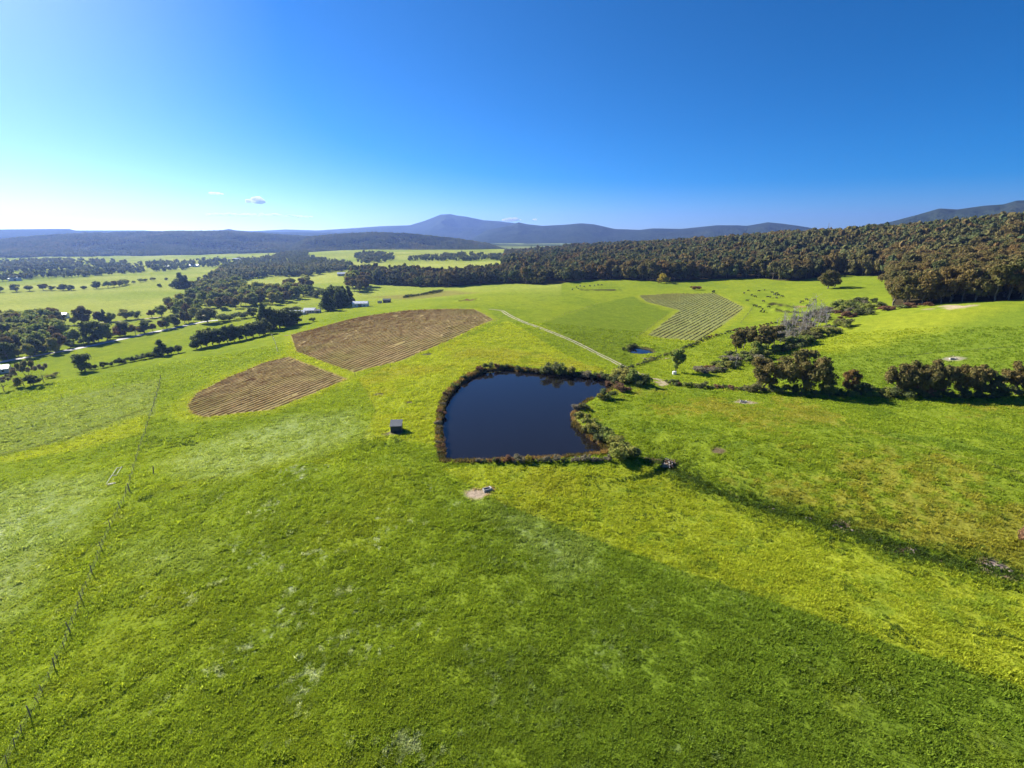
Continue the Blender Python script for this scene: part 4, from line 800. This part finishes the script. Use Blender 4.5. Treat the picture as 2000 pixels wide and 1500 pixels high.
def vineyard(name, poly, vd, label, m, sp, seed, h=1.35):
    root = ob(name, None, loc=(0, 0, 0), label=label, cat='vineyard'); g = np.random.default_rng(seed)
    c0 = poly.mean(0); nd = np.array((-vd[1], vd[0])); pr = (poly - c0) @ nd; s = pr.min() + sp * .5; root.location = (c0[0], c0[1], float(zat(*c0)))
    while s < pr.max():
        hits = []                                        # clip the row to the block
        for k in range(len(poly)):
            a = poly[k] - c0; b_ = poly[(k + 1) % len(poly)] - c0; da, db = a @ nd - s, b_ @ nd - s
            if da * db < 0: hits.append((a + (b_ - a) * da / (da - db)) @ vd)
        hits.sort()
        for t0, t1 in zip(hits[::2], hits[1::2]):
            if t1 - t0 < 4: continue
            t = np.arange(t0, t1, 1.1); nn = len(t); wob = g.normal(size=nn) * .06
            lv = vn(t / 4, np.full(nn, s * 3.1), seed); hh = h * (.55 + .6 * lv) * g.uniform(.75, 1.15, nn); wd = .08 + .12 * g.random(nn)
            p = c0 + t[:, None] * vd + (s + wob)[:, None] * nd; z = zat(p[:, 0], p[:, 1]); o3 = np.array(root.location)
            prof = [(-.9, .18), (-1.0, .62), (-.2, 1.0), (.5, .93), (1.0, .55), (.9, .15)]; K = len(prof)
            v = np.stack([np.c_[p + nd * (wd * a * g.uniform(.6, 1.3, nn))[:, None], z + hh * b_ * g.uniform(.85, 1.12, nn)] for a, b_ in prof], 1).reshape(-1, 3) - o3
            V = list(v); F = []
            for k in range(nn - 1):
                if lv[k] < .05: continue
                F += [(k * K + j, k * K + (j + 1) % K, (k + 1) * K + (j + 1) % K, (k + 1) * K + j) for j in range(K)]
            for tp in np.arange(t0, t1 + .1, 7.5):
                q_ = c0 + tp * vd + s * nd; zz = float(zat(*q_)); b0 = np.array((q_[0], q_[1], zz - .2)) - np.array(root.location)
                tube(V, F, b0, b0 + (0, 0, 1.5), .045, .04, 4)
            ob('vine_row', newmesh('vine_row', V, F, m), root)
        s += sp
    return root
vineyard('vineyard', V1, V_DIR, 'large brown vineyard block on the knoll beyond the dam', VM[0], 2.5, 1, .36)
vineyard('vineyard', V2, V_DIR, 'smaller brown vineyard block nearer the camera, left of the big one', VM[0], 2.25, 2, .34)
vineyard('vineyard', V3, V3_DIR, 'tan bent vineyard block on the slope beyond the small pond', VM[1], 2.9, 3, .34)

# ------------------------------------------------------------------ buildings
def boxm(name, sx, sy, sz, m, bev=0.0):
    bm = bmesh.new(); bmesh.ops.create_cube(bm, size=1.0)
    for vv in bm.verts: vv.co = Vector((vv.co.x * sx, vv.co.y * sy, (vv.co.z + .5) * sz))
    if bev: bmesh.ops.bevel(bm, geom=bm.edges[:], offset=bev, segments=1, affect='EDGES')
    me = bpy.data.meshes.new(name); bm.to_mesh(me); bm.free(); me.materials.append(m); return me
def corrugated(name, c, metal=.5, rough=.4):
    m = mat(name); n = N(m); co = n('ShaderNodeTexCoord').outputs['Object']
    wv = n('ShaderNodeTexWave', {'Vector': co, 'Scale': 6.0}, bands_direction='X').outputs[1]
    nz = n('ShaderNodeTexNoise', {'Vector': co, 'Scale': 1.5, 'Detail': 5.0}).outputs[0]
    cc_ = mul(n, rgba(c), ramp(n, nz, [(.3, (.8,) * 3), (.7, (1.1,) * 3)]))
    b = n('ShaderNodeBsdfPrincipled', {'Base Color': cc_, 'Metallic': metal, 'Roughness': rough, 'Normal': n('ShaderNodeBump', {'Height': wv, 'Strength': .5, 'Distance': .03}).outputs[0]})
    n('ShaderNodeOutputMaterial', {0: b.outputs[0]}); return m
M_WHITE = plain('white_cladding', (.72, .72, .70), .6, var=.08, scale=1.2)
M_CREAM = plain('cream_weatherboard', (.52, .49, .43), .7, var=.1, scale=1.5)
M_ROOFZ = corrugated('galvanised_roof', (.62, .64, .66), .35, .45)
M_ROOFB = corrugated('blue_grey_roof', (.045, .06, .085), .0, .75)
M_ROOFR = corrugated('dark_roof', (.09, .085, .085), .2, .5)
M_GLASS = plain('window_glass', (.03, .04, .05), .08, var=.05, spec=.6)
M_DOOR = plain('painted_door', (.16, .14, .12), .6)
M_DARKWALL = plain('dark_green_tin', (.035, .042, .038), .55, var=.2, scale=3)
def house(name, px, py, w, d, hw, hr, rot, label, wall, roof, wins=(), doors=(), skillion=False, eave=.35, cat='building'):
    P = up1(px, py); root = ob(name, None, loc=(P[0], P[1], float(zat(P[0], P[1])) - .12), rot=rot, label=label, cat=cat)
    hb_ = hw + (0 if not skillion else 0); z1 = hw; V = []; F = []
    if skillion:
        pr = [(-d / 2, 0), (d / 2, 0), (d / 2, hw), (-d / 2, hw + hr)]
    else: pr = [(-d / 2, 0), (d / 2, 0), (d / 2, hw), (0, hw + hr), (-d / 2, hw)]
    k = len(pr); V = [(-w / 2, y, z) for y, z in pr] + [(w / 2, y, z) for y, z in pr]
    F = [tuple(range(k))[::-1], tuple(range(k, 2 * k))] + [(i, (i + 1) % k, k + (i + 1) % k, k + i) for i in range(k)]
    ob('wall', newmesh('wall', V, F, wall), root)
    def slab(y0, z0_, y1, z1_):
        e = np.array((y1 - y0, z1_ - z0_), float); L = np.linalg.norm(e); e /= L; nn = np.array((-e[1], e[0])) * (1 if e[0] > 0 else -1)
        a = np.array((y0, z0_)) - e * (eave if not skillion else .25); b_ = np.array((y1, z1_)) + (e * .02 if not skillion else e * .25)
        lo = .04; q4 = [a + nn * lo, b_ + nn * lo, b_ + nn * (lo + .09), a + nn * (lo + .09)]; x = w / 2 + eave
        V = [(-x, *p) for p in q4] + [(x, *p) for p in q4]
        ob('roof', newmesh('roof', V, [(3, 2, 1, 0), (4, 5, 6, 7), (0, 1, 5, 4), (1, 2, 6, 5), (2, 3, 7, 6), (3, 0, 4, 7)], roof), root)
    if skillion: slab(d / 2, hw, -d / 2, hw + hr)
    else: slab(-d / 2, hw, 0, hw + hr); slab(d / 2, hw, 0, hw + hr)
    for x, z, ww, hh in wins:
        f = ob('window', boxm('window', ww, .1, hh, M_WHITE), root, loc=(x, -d / 2 - .03, z)); ob('pane', boxm('pane', ww - .16, .04, hh - .16, M_GLASS), f, loc=(0, -.05, .08))
    for x, ww, hh in doors: 
        dd = ob('door', boxm('door', ww, .08, hh, M_DOOR), root, loc=(x, -d / 2 - .03, .02)); ob('handle', boxm('handle', .12, .06, .12, M_ROOFZ), dd, loc=(ww * .38, -.06, hh * .45))
    return root
house('shed', 705, 599, 13.5, 8, 3.6, 1.6, R(4), 'long white farm shed beside the dark shelter grove', M_WHITE, M_ROOFZ, wins=[(-4, 1.2, 1.4, 1.0), (4, 1.2, 1.4, 1.0)], doors=[(0, 3.2, 2.9)])
house('farmhouse', 606, 611, 9, 7, 2.8, 1.6, R(8), 'cream farmhouse with pale roof on the lawn above the vines', M_CREAM, M_ROOFZ, wins=[(-3, .9, 1.5, 1.2), (1, .9, 1.5, 1.2), (3.2, .9, 1.2, 1.2)], doors=[(-1, 1, 2.1)])
house('farmhouse_wing', 580, 615, 13, 6, 2.6, 1.3, R(12), 'low pale-roofed wing of the farmhouse half hidden by dark trees', M_CREAM, M_ROOFZ, wins=[(-4, .9, 1.5, 1.2), (0, .9, 1.5, 1.2), (4, .9, 1.5, 1.2)])
house('garage', 621, 611, 4.5, 5, 2.4, .9, R(8), 'small grey garage at the end of the farmhouse', M_CREAM, M_ROOFB, doors=[(0, 2.6, 2.1)])
house('tractor_shed', 756, 591, 7, 5, 2.8, 1.2, R(6), 'dark blue-roofed shed alone at the end of the farm hedge', M_DARKWALL, M_ROOFB, doors=[(0, 2.6, 2.3)])
house('lean_to', 742, 592, 4, 3, 2.0, .5, R(6), 'small grey lean-to beside the blue-roofed shed', M_CREAM, M_ROOFZ, skillion=True)
house('homestead', 675, 538, 26, 10, 3.4, 2.2, R(10), 'distant homestead with a long pale roof among valley trees', M_CREAM, M_ROOFZ, wins=[(-9, 1, 2, 1.4), (-4, 1, 2, 1.4), (2, 1, 2, 1.4), (8, 1, 2, 1.4)], doors=[(-1, 1.2, 2.2)])
house('homestead_barn', 715, 531, 16, 10, 3.6, 2.2, R(-10), 'distant dark-roofed barn behind the homestead', M_CREAM, M_ROOFR, doors=[(0, 3, 3)])
house('cottage', 2, 728, 7, 6, 2.6, 1.3, R(35), 'small roof at the left picture edge below the road', M_CREAM, M_ROOFZ, wins=[(-1.5, .9, 1.2, 1.1), (1.5, .9, 1.2, 1.1)])
house('creek_barn', 118, 621, 11, 7, 3, 1.5, R(20), 'pale barn roof behind the roadside grove', M_WHITE, M_ROOFZ, doors=[(0, 3, 2.6)])
for k, (x, y, w_, lab) in enumerate([(380,521,22,'far white farm building third along the hazy valley edge'),(330,524,14,'far pale shed beside the hazy valley trees'),(462,508,18,'far white house at the foot of the wooded hill'),(475,507,15,'far white shed next to the white house below the wooded hill'),(30,548,16,'far white-roofed shed at the left end of the valley')]):
    house('farm_building', x, y, w_, 9, 4, 2, R(10 * k), lab, M_WHITE, M_ROOFZ, doors=[(0, 3, 3)])
# pump hut by the dam
P = up1(773, 838)
h_ = house('pump_hut', 775, 841, 2.9, 2.4, 1.9, .7, R(186), 'small dark pump hut with a grey sloping roof by the dam', M_DARKWALL, M_ROOFB, doors=[(.5, .8, 1.6)], skillion=True, eave=.15, cat='hut')

# ------------------------------------------------------------------ fences
POSTM = {}
def postmesh(key, h, r_):
    if key not in POSTM:
        V, F = [], []; tube(V, F, (0, 0, -.3), (0, 0, h * .6), r_, r_ * .95, 6); tube(V, F, (0, 0, h * .6), (.01, 0, h), r_ * .95, r_ * .85, 6); POSTM[key] = newmesh('post', V, F, M_POST)
    return POSTM[key]
M_WIRE = plain('fence_wire', (.28, .28, .27), .5, .6, var=.1)
def fence(px, step, label, h=1.2, r_=.07, wires=3, big=0, world=False, group=None):
    P = resample(upl(px)[:, :2], step); root = ob('fence', None, loc=(P[0, 0], P[0, 1], float(zat(*P[0]))), label=label, cat='fence', group=group)
    o3 = np.array(root.location); g = np.random.default_rng(len(P)); Q = []
    for k, p in enumerate(P):
        b = (big and k % big == 0); p = p + g.normal(size=2) * .05; w3 = np.array((p[0], p[1], float(zat(*p)))); Q.append(w3)
        ob('post', postmesh(('b' if b else 's', h), h * (1.45 if b else 1), r_ * (1.35 if b else .8)), root, loc=w3 - o3, rot=(g.normal() * .06, g.normal() * .06, g.uniform(0, 6)))
    for wi in range(wires):
        V, F = [], []
        for a, b in zip(Q[:-1], Q[1:]):
            z = (wi + 1) / (wires + .4) * h; tube(V, F, a - o3 + (0, 0, z), b - o3 + (0, 0, z), .006, .006, 3)
        ob('wire', newmesh('wire', V, F, M_WIRE), root)
fence([(-6,1530),(20,1480),(45,1430),(75,1375),(105,1310),(132,1250),(155,1185),(178,1128),(200,1068),(222,1020),(240,985),(252,950),(262,915),(272,880),(284,845),(300,795),(315,740)], 1.9, 'wire fence with dark leaning posts running up the left of the near paddock', 1.2, .052, 3, 4)
fence([(315,739),(220,758),(120,778),(0,801),(-80,818)], 4.0, 'straight boundary fence along the far side of the pale left field', 1.2, .09, 3, 4)
fence([(1055,632),(1110,613),(1175,592)], 3.5, 'dark fence along the upper edge of the deep green paddock', 1.2, .09, 3, 3)
fence([(1243,661),(1270,640),(1302,616)], 3.0, 'short fence between the deep green paddock and the tan vines', 1.2, .09, 3, 3)
fence([(1470,602),(1458,618),(1446,632)], 3.5, 'fence above the gully beside the tan vines', 1.2, .09, 3, 3)
fence([(694,736),(780,712),(870,678),(965,630),(985,618)], 4.0, 'fence following the lower edge of the big vineyard', 1.2, .07, 3, 4)
fence([(1310,751),(1400,759),(1480,766),(1600,777),(1720,778)], 4.0, 'fence in front of the scrubby hedgerow', 1.2, .07, 3, 4)
fence([(528,651),(537,668),(543,690)], 3.0, 'short fence between windbreak and vineyard headland', 1.2, .09, 3, 3)
fence([(300,925),(260,945),(240,985)], 9.0, 'pair of old posts leaning beside the left fence', 1.3, .1, 1, 1)

# ------------------------------------------------------------------ troughs, brush pile, pipes, rocks
M_CONC = plain('concrete', (.42, .39, .35), .9, var=.2, scale=5, bump=.3)
M_TROUGHW = plain('trough_water', (.01, .012, .015), .05, var=.05, spec=.5)
def trough(px, py, L, wd, h, rot, label):
    P = up1(px, py); root = ob('water_trough', None, loc=(P[0], P[1], P[2] - .03), rot=rot, label=label, cat='trough'); t = .1
    bm = bmesh.new()
    for sx, sy, lx, ly in ((0, wd / 2 - t / 2, L, t), (0, -wd / 2 + t / 2, L, t), (L / 2 - t / 2, 0, t, wd - 2 * t - .004), (-L / 2 + t / 2, 0, t, wd - 2 * t - .004)):
        bmesh.ops.create_cube(bm, size=1, matrix=Matrix.Translation((sx, sy, h / 2)) @ Matrix.Diagonal((lx, ly, h, 1)))
    me = bpy.data.meshes.new('tub'); bm.to_mesh(me); bm.free(); me.materials.append(M_CONC); ob('tub', me, root)
    ob('water', boxm('water', L - 2 * t - .01, wd - 2 * t - .01, h * .8, M_TROUGHW), root, loc=(0, 0, .01))
    ob('float_box', boxm('float_box', .3, wd + .06, .12, M_CONC, .02), root, loc=(L / 2 - .25, 0, h + .003))
trough(952, 958, 1.8, .9, .55, R(25), 'concrete water trough at the bare sandy patch in front of the dam')
trough(1452, 786, 1.9, .8, .5, R(-20), 'pale water trough on the paddock in front of the hedgerow')
trough(1861, 702, 2.2, .9, .5, R(-10), 'pale water trough on the steep right paddock above the hedgerow')
def rockmesh(seed, m):
    bm = bmesh.new(); bmesh.ops.create_icosphere(bm, subdivisions=2, radius=1.0); g = np.random.default_rng(seed)
    off = g.normal(size=(7, 3)); off /= np.linalg.norm(off, axis=1)[:, None]
    for vv in bm.verts:
        p = np.array(vv.co); s = min(1.0, min((.62 + .3 * (k % 3) / 2) / max(1e-3, p @ o3) if p @ o3 > .05 else 9 for k, o3 in enumerate(off)))
        vv.co = Vector(p * s * (1 + .06 * g.normal()))
    me = bpy.data.meshes.new('rock'); bm.to_mesh(me); bm.free(); me.materials.append(m); return me
M_ROCK = plain('pale_rock', (.27, .215, .175), .95, var=.3, scale=2.5, bump=.6)
ROCKS = [rockmesh(600 + k, M_ROCK) for k in range(5)]
g = np.random.default_rng(61)
CL = {1505: 'first bare spot downhill of the log heap', 1578: 'second bare spot below the log heap', 1628: 'at the first large eroded bank', 1655: 'just past the first large eroded bank', 1705: 'beside the fallen white branch', 1780: 'at the second large eroded bank', 1820: 'just past the second large eroded bank', 1945: 'at the biggest eroded bank near the picture edge', 1975: 'nearest the right picture edge', 1320: 'right beside the log heap'}
for x, y, nn, sp in [(1505,992,4,12),(1578,1013,6,7),(1628,1028,8,10),(1655,1037,4,8),(1705,1055,3,8),(1780,1078,8,18),(1820,1088,5,12),(1945,1108,12,20),(1975,1116,5,12),(1320,922,4,12)]:
    for k in range(nn):
        P = up1(x + g.normal() * sp * .6, y + g.normal() * sp * .12); s = g.uniform(.1, .28)
        ob('rock', ROCKS[g.integers(5)], loc=(P[0], P[1], P[2] + s * .2), rot=(g.normal() * .3, g.normal() * .3, g.uniform(0, 6)), scale=(s * 1.3, s, s * .75), label='pale rock in the creek line, ' + CL[x], cat='rock', group='rocks in the creek line')
P = up1(1306, 908); root = ob('brush_pile', None, loc=P, label='heap of bleached logs and dirt beyond the dam corner', cat='brush pile')
M_LOG = plain('brown_log', (.16, .10, .065), .95, var=.3, scale=5, bump=.4)
ob('mound', ROCKS[1].copy(), root, loc=(-.6, -.2, 0), scale=(1.6, 1.2, .55)); bpy.data.objects['mound'].data.materials[0] = M_DIRT
for k in range(22):
    V, F = [], []; L = g.uniform(.7, 1.9); tube(V, F, (-L / 2, 0, 0), (L * .1, g.normal() * .08, g.normal() * .08), .10, .085, 6); tube(V, F, (L * .1, 0, 0), (L / 2, g.normal() * .12, g.normal() * .1), .085, .04, 6)
    white = k < 10
    ob('log', newmesh('log', V, F, M_DEAD if white else M_LOG), root, loc=(g.normal() * .7 + (.3 if white else 0), g.normal() * .6, .35 + g.uniform(0, .7)), rot=(0, g.uniform(-.6, .6), g.uniform(0, 6.3)))
# pair of long pale pipes in the left paddock
M_PIPE = plain('pale_poly_pipe', (.27, .27, .22), .6, var=.15)
Pp = upl([(213,946),(234,914)]); root = ob('pipe_frame', None, loc=Pp[0], label='pair of long pale rails lying in the pale grass left of the fence', cat='rails')
dv = Pp[1] - Pp[0]; nv = np.array((-dv[1], dv[0], 0)) / np.linalg.norm(dv[:2])
for s_ in (-.45, .45):
    V, F = [], []; tube(V, F, nv * s_ + (0, 0, .28), dv + nv * s_ + (0, 0, .28), .06, .06, 6); ob('rail', newmesh('rail', V, F, M_PIPE), root)
for k in range(3):
    V, F = [], []; tube(V, F, dv * k * .5 + nv * -.6 + (0, 0, .14), dv * k * .5 + nv * .6 + (0, 0, .14), .07, .07, 6); ob('crossbar', newmesh('crossbar', V, F, M_PIPE), root)
Pp = up1(218, 946); ob('stone_slab', boxm('stone_slab', 1.6, .8, .25, M_CONC, .05), loc=Pp, rot=R(30), label='pale slab lying at the near end of the rails', cat='slab')
# white tank under the lone tree
P = up1(1317, 731); V, F = [], []; tube(V, F, (0, 0, 0), (0, 0, 1.1), .8, .8, 20); tube(V, F, (0, 0, 1.1), (0, 0, 1.35), .8, .15, 20)
ob('water_tank', newmesh('water_tank', V, F, M_WHITE), loc=P, label='small white water tank at the foot of the lone tree', cat='tank')
# fallen white branch in the creek line
P = up1(1712, 1057); V, F = [], []; tube(V, F, (-1.1, 0, .15), (.2, .1, .2), .06, .05, 6); tube(V, F, (.2, .1, .2), (1.1, -.1, .12), .05, .02, 6); tube(V, F, (.2, .1, .2), (.7, .4, .45), .03, .015, 5)
ob('fallen_branch', newmesh('fallen_branch', V, F, M_DEAD), loc=P, rot=R(-20), label='bleached fallen branch lying along the creek line', cat='branch')
plant_px('rust', 2008, 1066, 52, 'bare reddish sapling at the right picture edge by the creek line', wide=.6, cat='tree', name='sapling')
# radio mast on the forest ridge
D = 1500.0; t, s_ = ray(1617, 450); V, F = [], []
for k in range(3):
    a = k * 2.094
    tube(V, F, (1.3 * math.cos(a), 1.3 * math.sin(a), 0), (.3 * math.cos(a), .3 * math.sin(a), 34), .16, .12, 5)
for z in np.arange(2, 33, 3):
    f = 1.3 - z / 34
    for k in range(3):
        a, b = k * 2.094, (k + 1) * 2.094; f2 = 1.3 - (z + 3) / 34
        tube(V, F, (f * math.cos(a), f * math.sin(a), z), (f2 * math.cos(b), f2 * math.sin(b), z + 3), .07, .07, 4)
mx, my = math.sin(t) * 1180, math.cos(t) * 1180
ob('radio_mast', newmesh('radio_mast', V, F, M_WIRE), loc=(mx, my, float(zat(mx, my)) - .2), label='thin lattice mast rising from the forest ridge', cat='mast')

# ------------------------------------------------------------------ cattle
def cow_mesh(name, m, graze):
    hd = [(.95, 0, 1.18), (1.25, 0, .75 if graze else 1.35), (1.5, 0, .28 if graze else 1.38)] 
    vs = [(-.75, 0, 1.12), (-.3, 0, 1.05), (.3, 0, 1.05), (.7, 0, 1.12)] + hd
    rad = [(.30, .30), (.36, .40), (.36, .40), (.30, .32), (.19, .22), (.14, .16), (.10, .10)]
    es = [(i, i + 1) for i in range(6)]
    for bx, bi in ((-.7, 0), (.62, 3)):
        for sy in (-1, 1):
            o = len(vs); vs += [(bx, .2 * sy, .78), (bx + (.05 if bx > 0 else -.07), .2 * sy, .42), (bx, .2 * sy, .04)]; rad += [(.14, .14), (.075, .075), (.07, .07)]; es += [(bi, o), (o, o + 1), (o + 1, o + 2)]
    o = len(vs); vs += [(-1.02, 0, 1.1), (-1.08, 0, .55)]; rad += [(.06, .06), (.03, .03)]; es += [(0, o), (o, o + 1)]
    me = bpy.data.meshes.new('cow_skeleton'); me.from_pydata(vs, es, []); ob_ = bpy.data.objects.new('cow_skeleton', me); COL.objects.link(ob_)
    md = ob_.modifiers.new('skin', 'SKIN'); md.use_smooth_shade = True
    for k, sv in enumerate(me.skin_vertices[0].data): sv.radius = rad[k]; sv.use_root = (k == 1)
    sd = ob_.modifiers.new('sub', 'SUBSURF'); sd.levels = 1; sd.render_levels = 1
    out = bpy.data.meshes.new_from_object(ob_.evaluated_get(bpy.context.evaluated_depsgraph_get())); out.name = name
    bpy.data.objects.remove(ob_); bpy.data.meshes.remove(me); out.materials.clear(); out.materials.append(m); return out
M_COW = plain('black_hide', (.018, .015, .014), .7, var=.3, scale=3)
COWS = [cow_mesh('cow', M_COW, True), cow_mesh('cow', M_COW, False)]
g = np.random.default_rng(71)
def herd(pts, label, group):
    for x, y in pts:
        P = up1(x, y); k = int(g.random() < .35); s = g.uniform(1.0, 1.2)
        ob('cow', COWS[k], loc=(P[0], P[1], P[2] - .02), rot=g.uniform(0, 6.3), scale=s, label=label, cat='cow', group=group)
herd([(1453,574),(1461,569),(1468,578),(1475,581),(1482,570),(1459,589),(1491,590),(1508,573),(1513,577),(1517,575),(1520,578),(1516,583),(1527,581),(1505,582),(1500,582),(1493,568)], 'black cow grazing in the scattered herd above the tan vineyard', 'herd above the vineyard')
herd([(1473,599),(1478,599),(1484,602),(1489,606),(1486,610),(1492,611),(1501,601)], 'black cow in the small bunch beside the tan vineyard fence', 'bunch by the vineyard fence')
herd([(1118,567),(1126,562),(1133,560),(1141,561),(1152,560),(1161,559),(1168,558),(1175,558),(1129,565)], 'black cow near the hollow below the forest edge', 'herd by the forest hollow')
herd([(1567,591),(1575,587),(1590,588),(1577,599),(1563,593)], 'black cow beside the dark hollow under the hill tree', 'cows by the hill hollow')

# ------------------------------------------------------------------ grass, tussocks, reeds
def tuft(seed, nb, spread, h, wd, lean):
    g = np.random.default_rng(seed); V, F = [], []
    for k in range(nb):
        a = g.uniform(0, 6.3); r_ = spread * math.sqrt(g.random()); b = np.array((math.cos(a) * r_, math.sin(a) * r_, -.03)); dn = np.array((math.cos(a + g.normal() * .6), math.sin(a + g.normal() * .6), 0)); sd = np.array((-dn[1], dn[0], 0)) * wd * g.uniform(.6, 1.2)
        hh = h * g.uniform(.55, 1.1); mid = b + dn * lean * hh * .35 + (0, 0, hh * .62); tip = b + dn * lean * hh + (0, 0, hh * g.uniform(.7, 1.0)); o = len(V)
        V += [b - sd, b + sd, mid + sd * .75, mid - sd * .75, tip]; F += [(o, o + 1, o + 2, o + 3), (o + 3, o + 2, o + 4)]
    return V, F
m = mat('grass_blade'); n = N(m); ic = n('ShaderNodeAttribute', attribute_name='icol', attribute_type='INSTANCER').outputs[0]
c = mul(n, ic, ramp(n, n('ShaderNodeObjectInfo').outputs['Random'], [(0, (.85, .9, .8)), (1, (1.3, 1.22, 1.25))]))
d = n('ShaderNodeBsdfDiffuse', {0: c}); t = n('ShaderNodeBsdfTranslucent', {0: mul(n, c, (1.25, 1.2, .8, 1))})
n('ShaderNodeOutputMaterial', {0: n('ShaderNodeMixShader', {0: .48, 1: d.outputs[0], 2: t.outputs[0]}).outputs[0]}); M_GRASS = m
GT = [newmesh('grass_tuft', *tuft(800 + k, 15, .55, .62, .085, .55), M_GRASS) for k in range(5)]
g = np.random.default_rng(81); NG = 420000
gt = g.uniform(R(-64), R(64), NG); gr = np.exp(g.uniform(math.log(22), math.log(290), NG)); gx, gy = np.sin(gt) * gr, np.cos(gt) * gr
bad = (psd(gx, gy, dam) < .3) | (psd(gx, gy, pond) < .3) | (lsd(gx, gy, tr) < 1.7)
for V in (V1, V2, V3): bad |= psd(gx, gy, V) < 0
for P, s, k in bare_w: bad |= (np.hypot((gx - P[0]) * .8, gy - P[1]) < s * .8)
gx, gy, gr = gx[~bad], gy[~bad], gr[~bad]
clump = fbm(gx / 2.4, gy / 2.4, 97, 3); big_ = fbm(gx / 11, gy / 11, 98, 2)
keep = g.random(len(gx)) < np.clip(.8 + .5 * clump + .2 * big_, .35, 1); gx, gy, gr, clump, big_ = gx[keep], gy[keep], gr[keep], clump[keep], big_[keep]
sc = (.30 + .0018 * gr) * (1 + .5 * clump + .25 * big_) * g.uniform(.7, 1.3, len(gx))
sc *= np.where(g.random(len(gx)) < .07, 1.65, 1.0)
lv = np.c_[g.normal(size=len(gx)) * .12, g.normal(size=len(gx)) * .12]
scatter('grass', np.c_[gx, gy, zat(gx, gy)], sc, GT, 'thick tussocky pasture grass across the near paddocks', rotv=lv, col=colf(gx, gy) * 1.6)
# rank dark tussocks along the creek line and wet corners
rp = resample(creek, .5); k = g.integers(0, len(rp), 2300); k = k[fbm(rp[k, 0] / 6, rp[k, 1] / 6, 33, 2) > -.5]; tp = rp[k] + g.normal(size=(len(k), 2)) * np.where(g.random(len(k)) < .6, .8, 2.4)[:, None]
extra = [([(1290,915),(1340,925),(1420,965),(1390,970),(1310,935)],160),([(275,880),(290,850),(330,855),(320,870)],60),([(270,978),(300,965),(290,978)],14),([(700,860),(760,850),(800,862),(740,880),(690,885)],70),([(320,860),(390,845),(385,870),(330,875)],60)]
for kk, (poly, nn) in enumerate(extra): tp = np.vstack([tp, poly_px(poly, nn, 900 + kk)[:, :2]])
wd_ = np.vstack([poly_px([(1150,770),(2000,790),(2000,1100),(1500,985),(1250,890)], 9000, 950)[:, :2], poly_px([(1000,930),(1300,930),(2000,1140),(2000,1340),(1300,1095)], 7000, 951)[:, :2]])
wk = fbm(wd_[:, 0] / 5, wd_[:, 1] / 5, 58, 3) + .5 * fbm(wd_[:, 0] / 1.2, wd_[:, 1] / 1.2, 59, 2) > .42; tp = np.vstack([tp, wd_[wk]])
tz = zat(tp[:, 0], tp[:, 1]); tc = np.array((.085, .135, .022)) * g.uniform(.5, 1.5, (len(tp), 1)) * np.array((1, 1, 1)); 
scatter('tussocks', np.c_[tp, tz], np.r_[g.uniform(.45, 1.0, len(tp) - wk.sum()), g.uniform(.28, .6, wk.sum())], GT, 'rank dark tussocks along the creek line', col=tc)
# reeds round the dam
dp = smoothline(np.vstack([dam, dam[:1]]), 5); rp = resample(dp, .16); rp = np.vstack([rp] * 3); cen = dam.mean(0)
nm = g.normal(size=rp.shape) * .35; out = (rp - cen); out /= np.linalg.norm(out, axis=1)[:, None]; rp = rp + nm + out * 1.0
ps_ = psd(rp[:, 0], rp[:, 1], dam); rp = rp[(ps_ > .05) & (fbm(rp[:, 0] / 3, rp[:, 1] / 3, 55, 2) > -.25)]
tc = np.where(fbm(rp[:, 0] / 5, rp[:, 1] / 5, 57, 2)[:, None] > -.05, np.array((.25, .17, .065)), np.array((.13, .11, .04))) * g.uniform(.7, 1.25, (len(rp), 1))
scatter('reeds', np.c_[rp, zat(rp[:, 0], rp[:, 1])], g.uniform(.7, 1.45, len(rp)), GT, 'straw-coloured reeds fringing the dam', zs=1.35, col=tc)
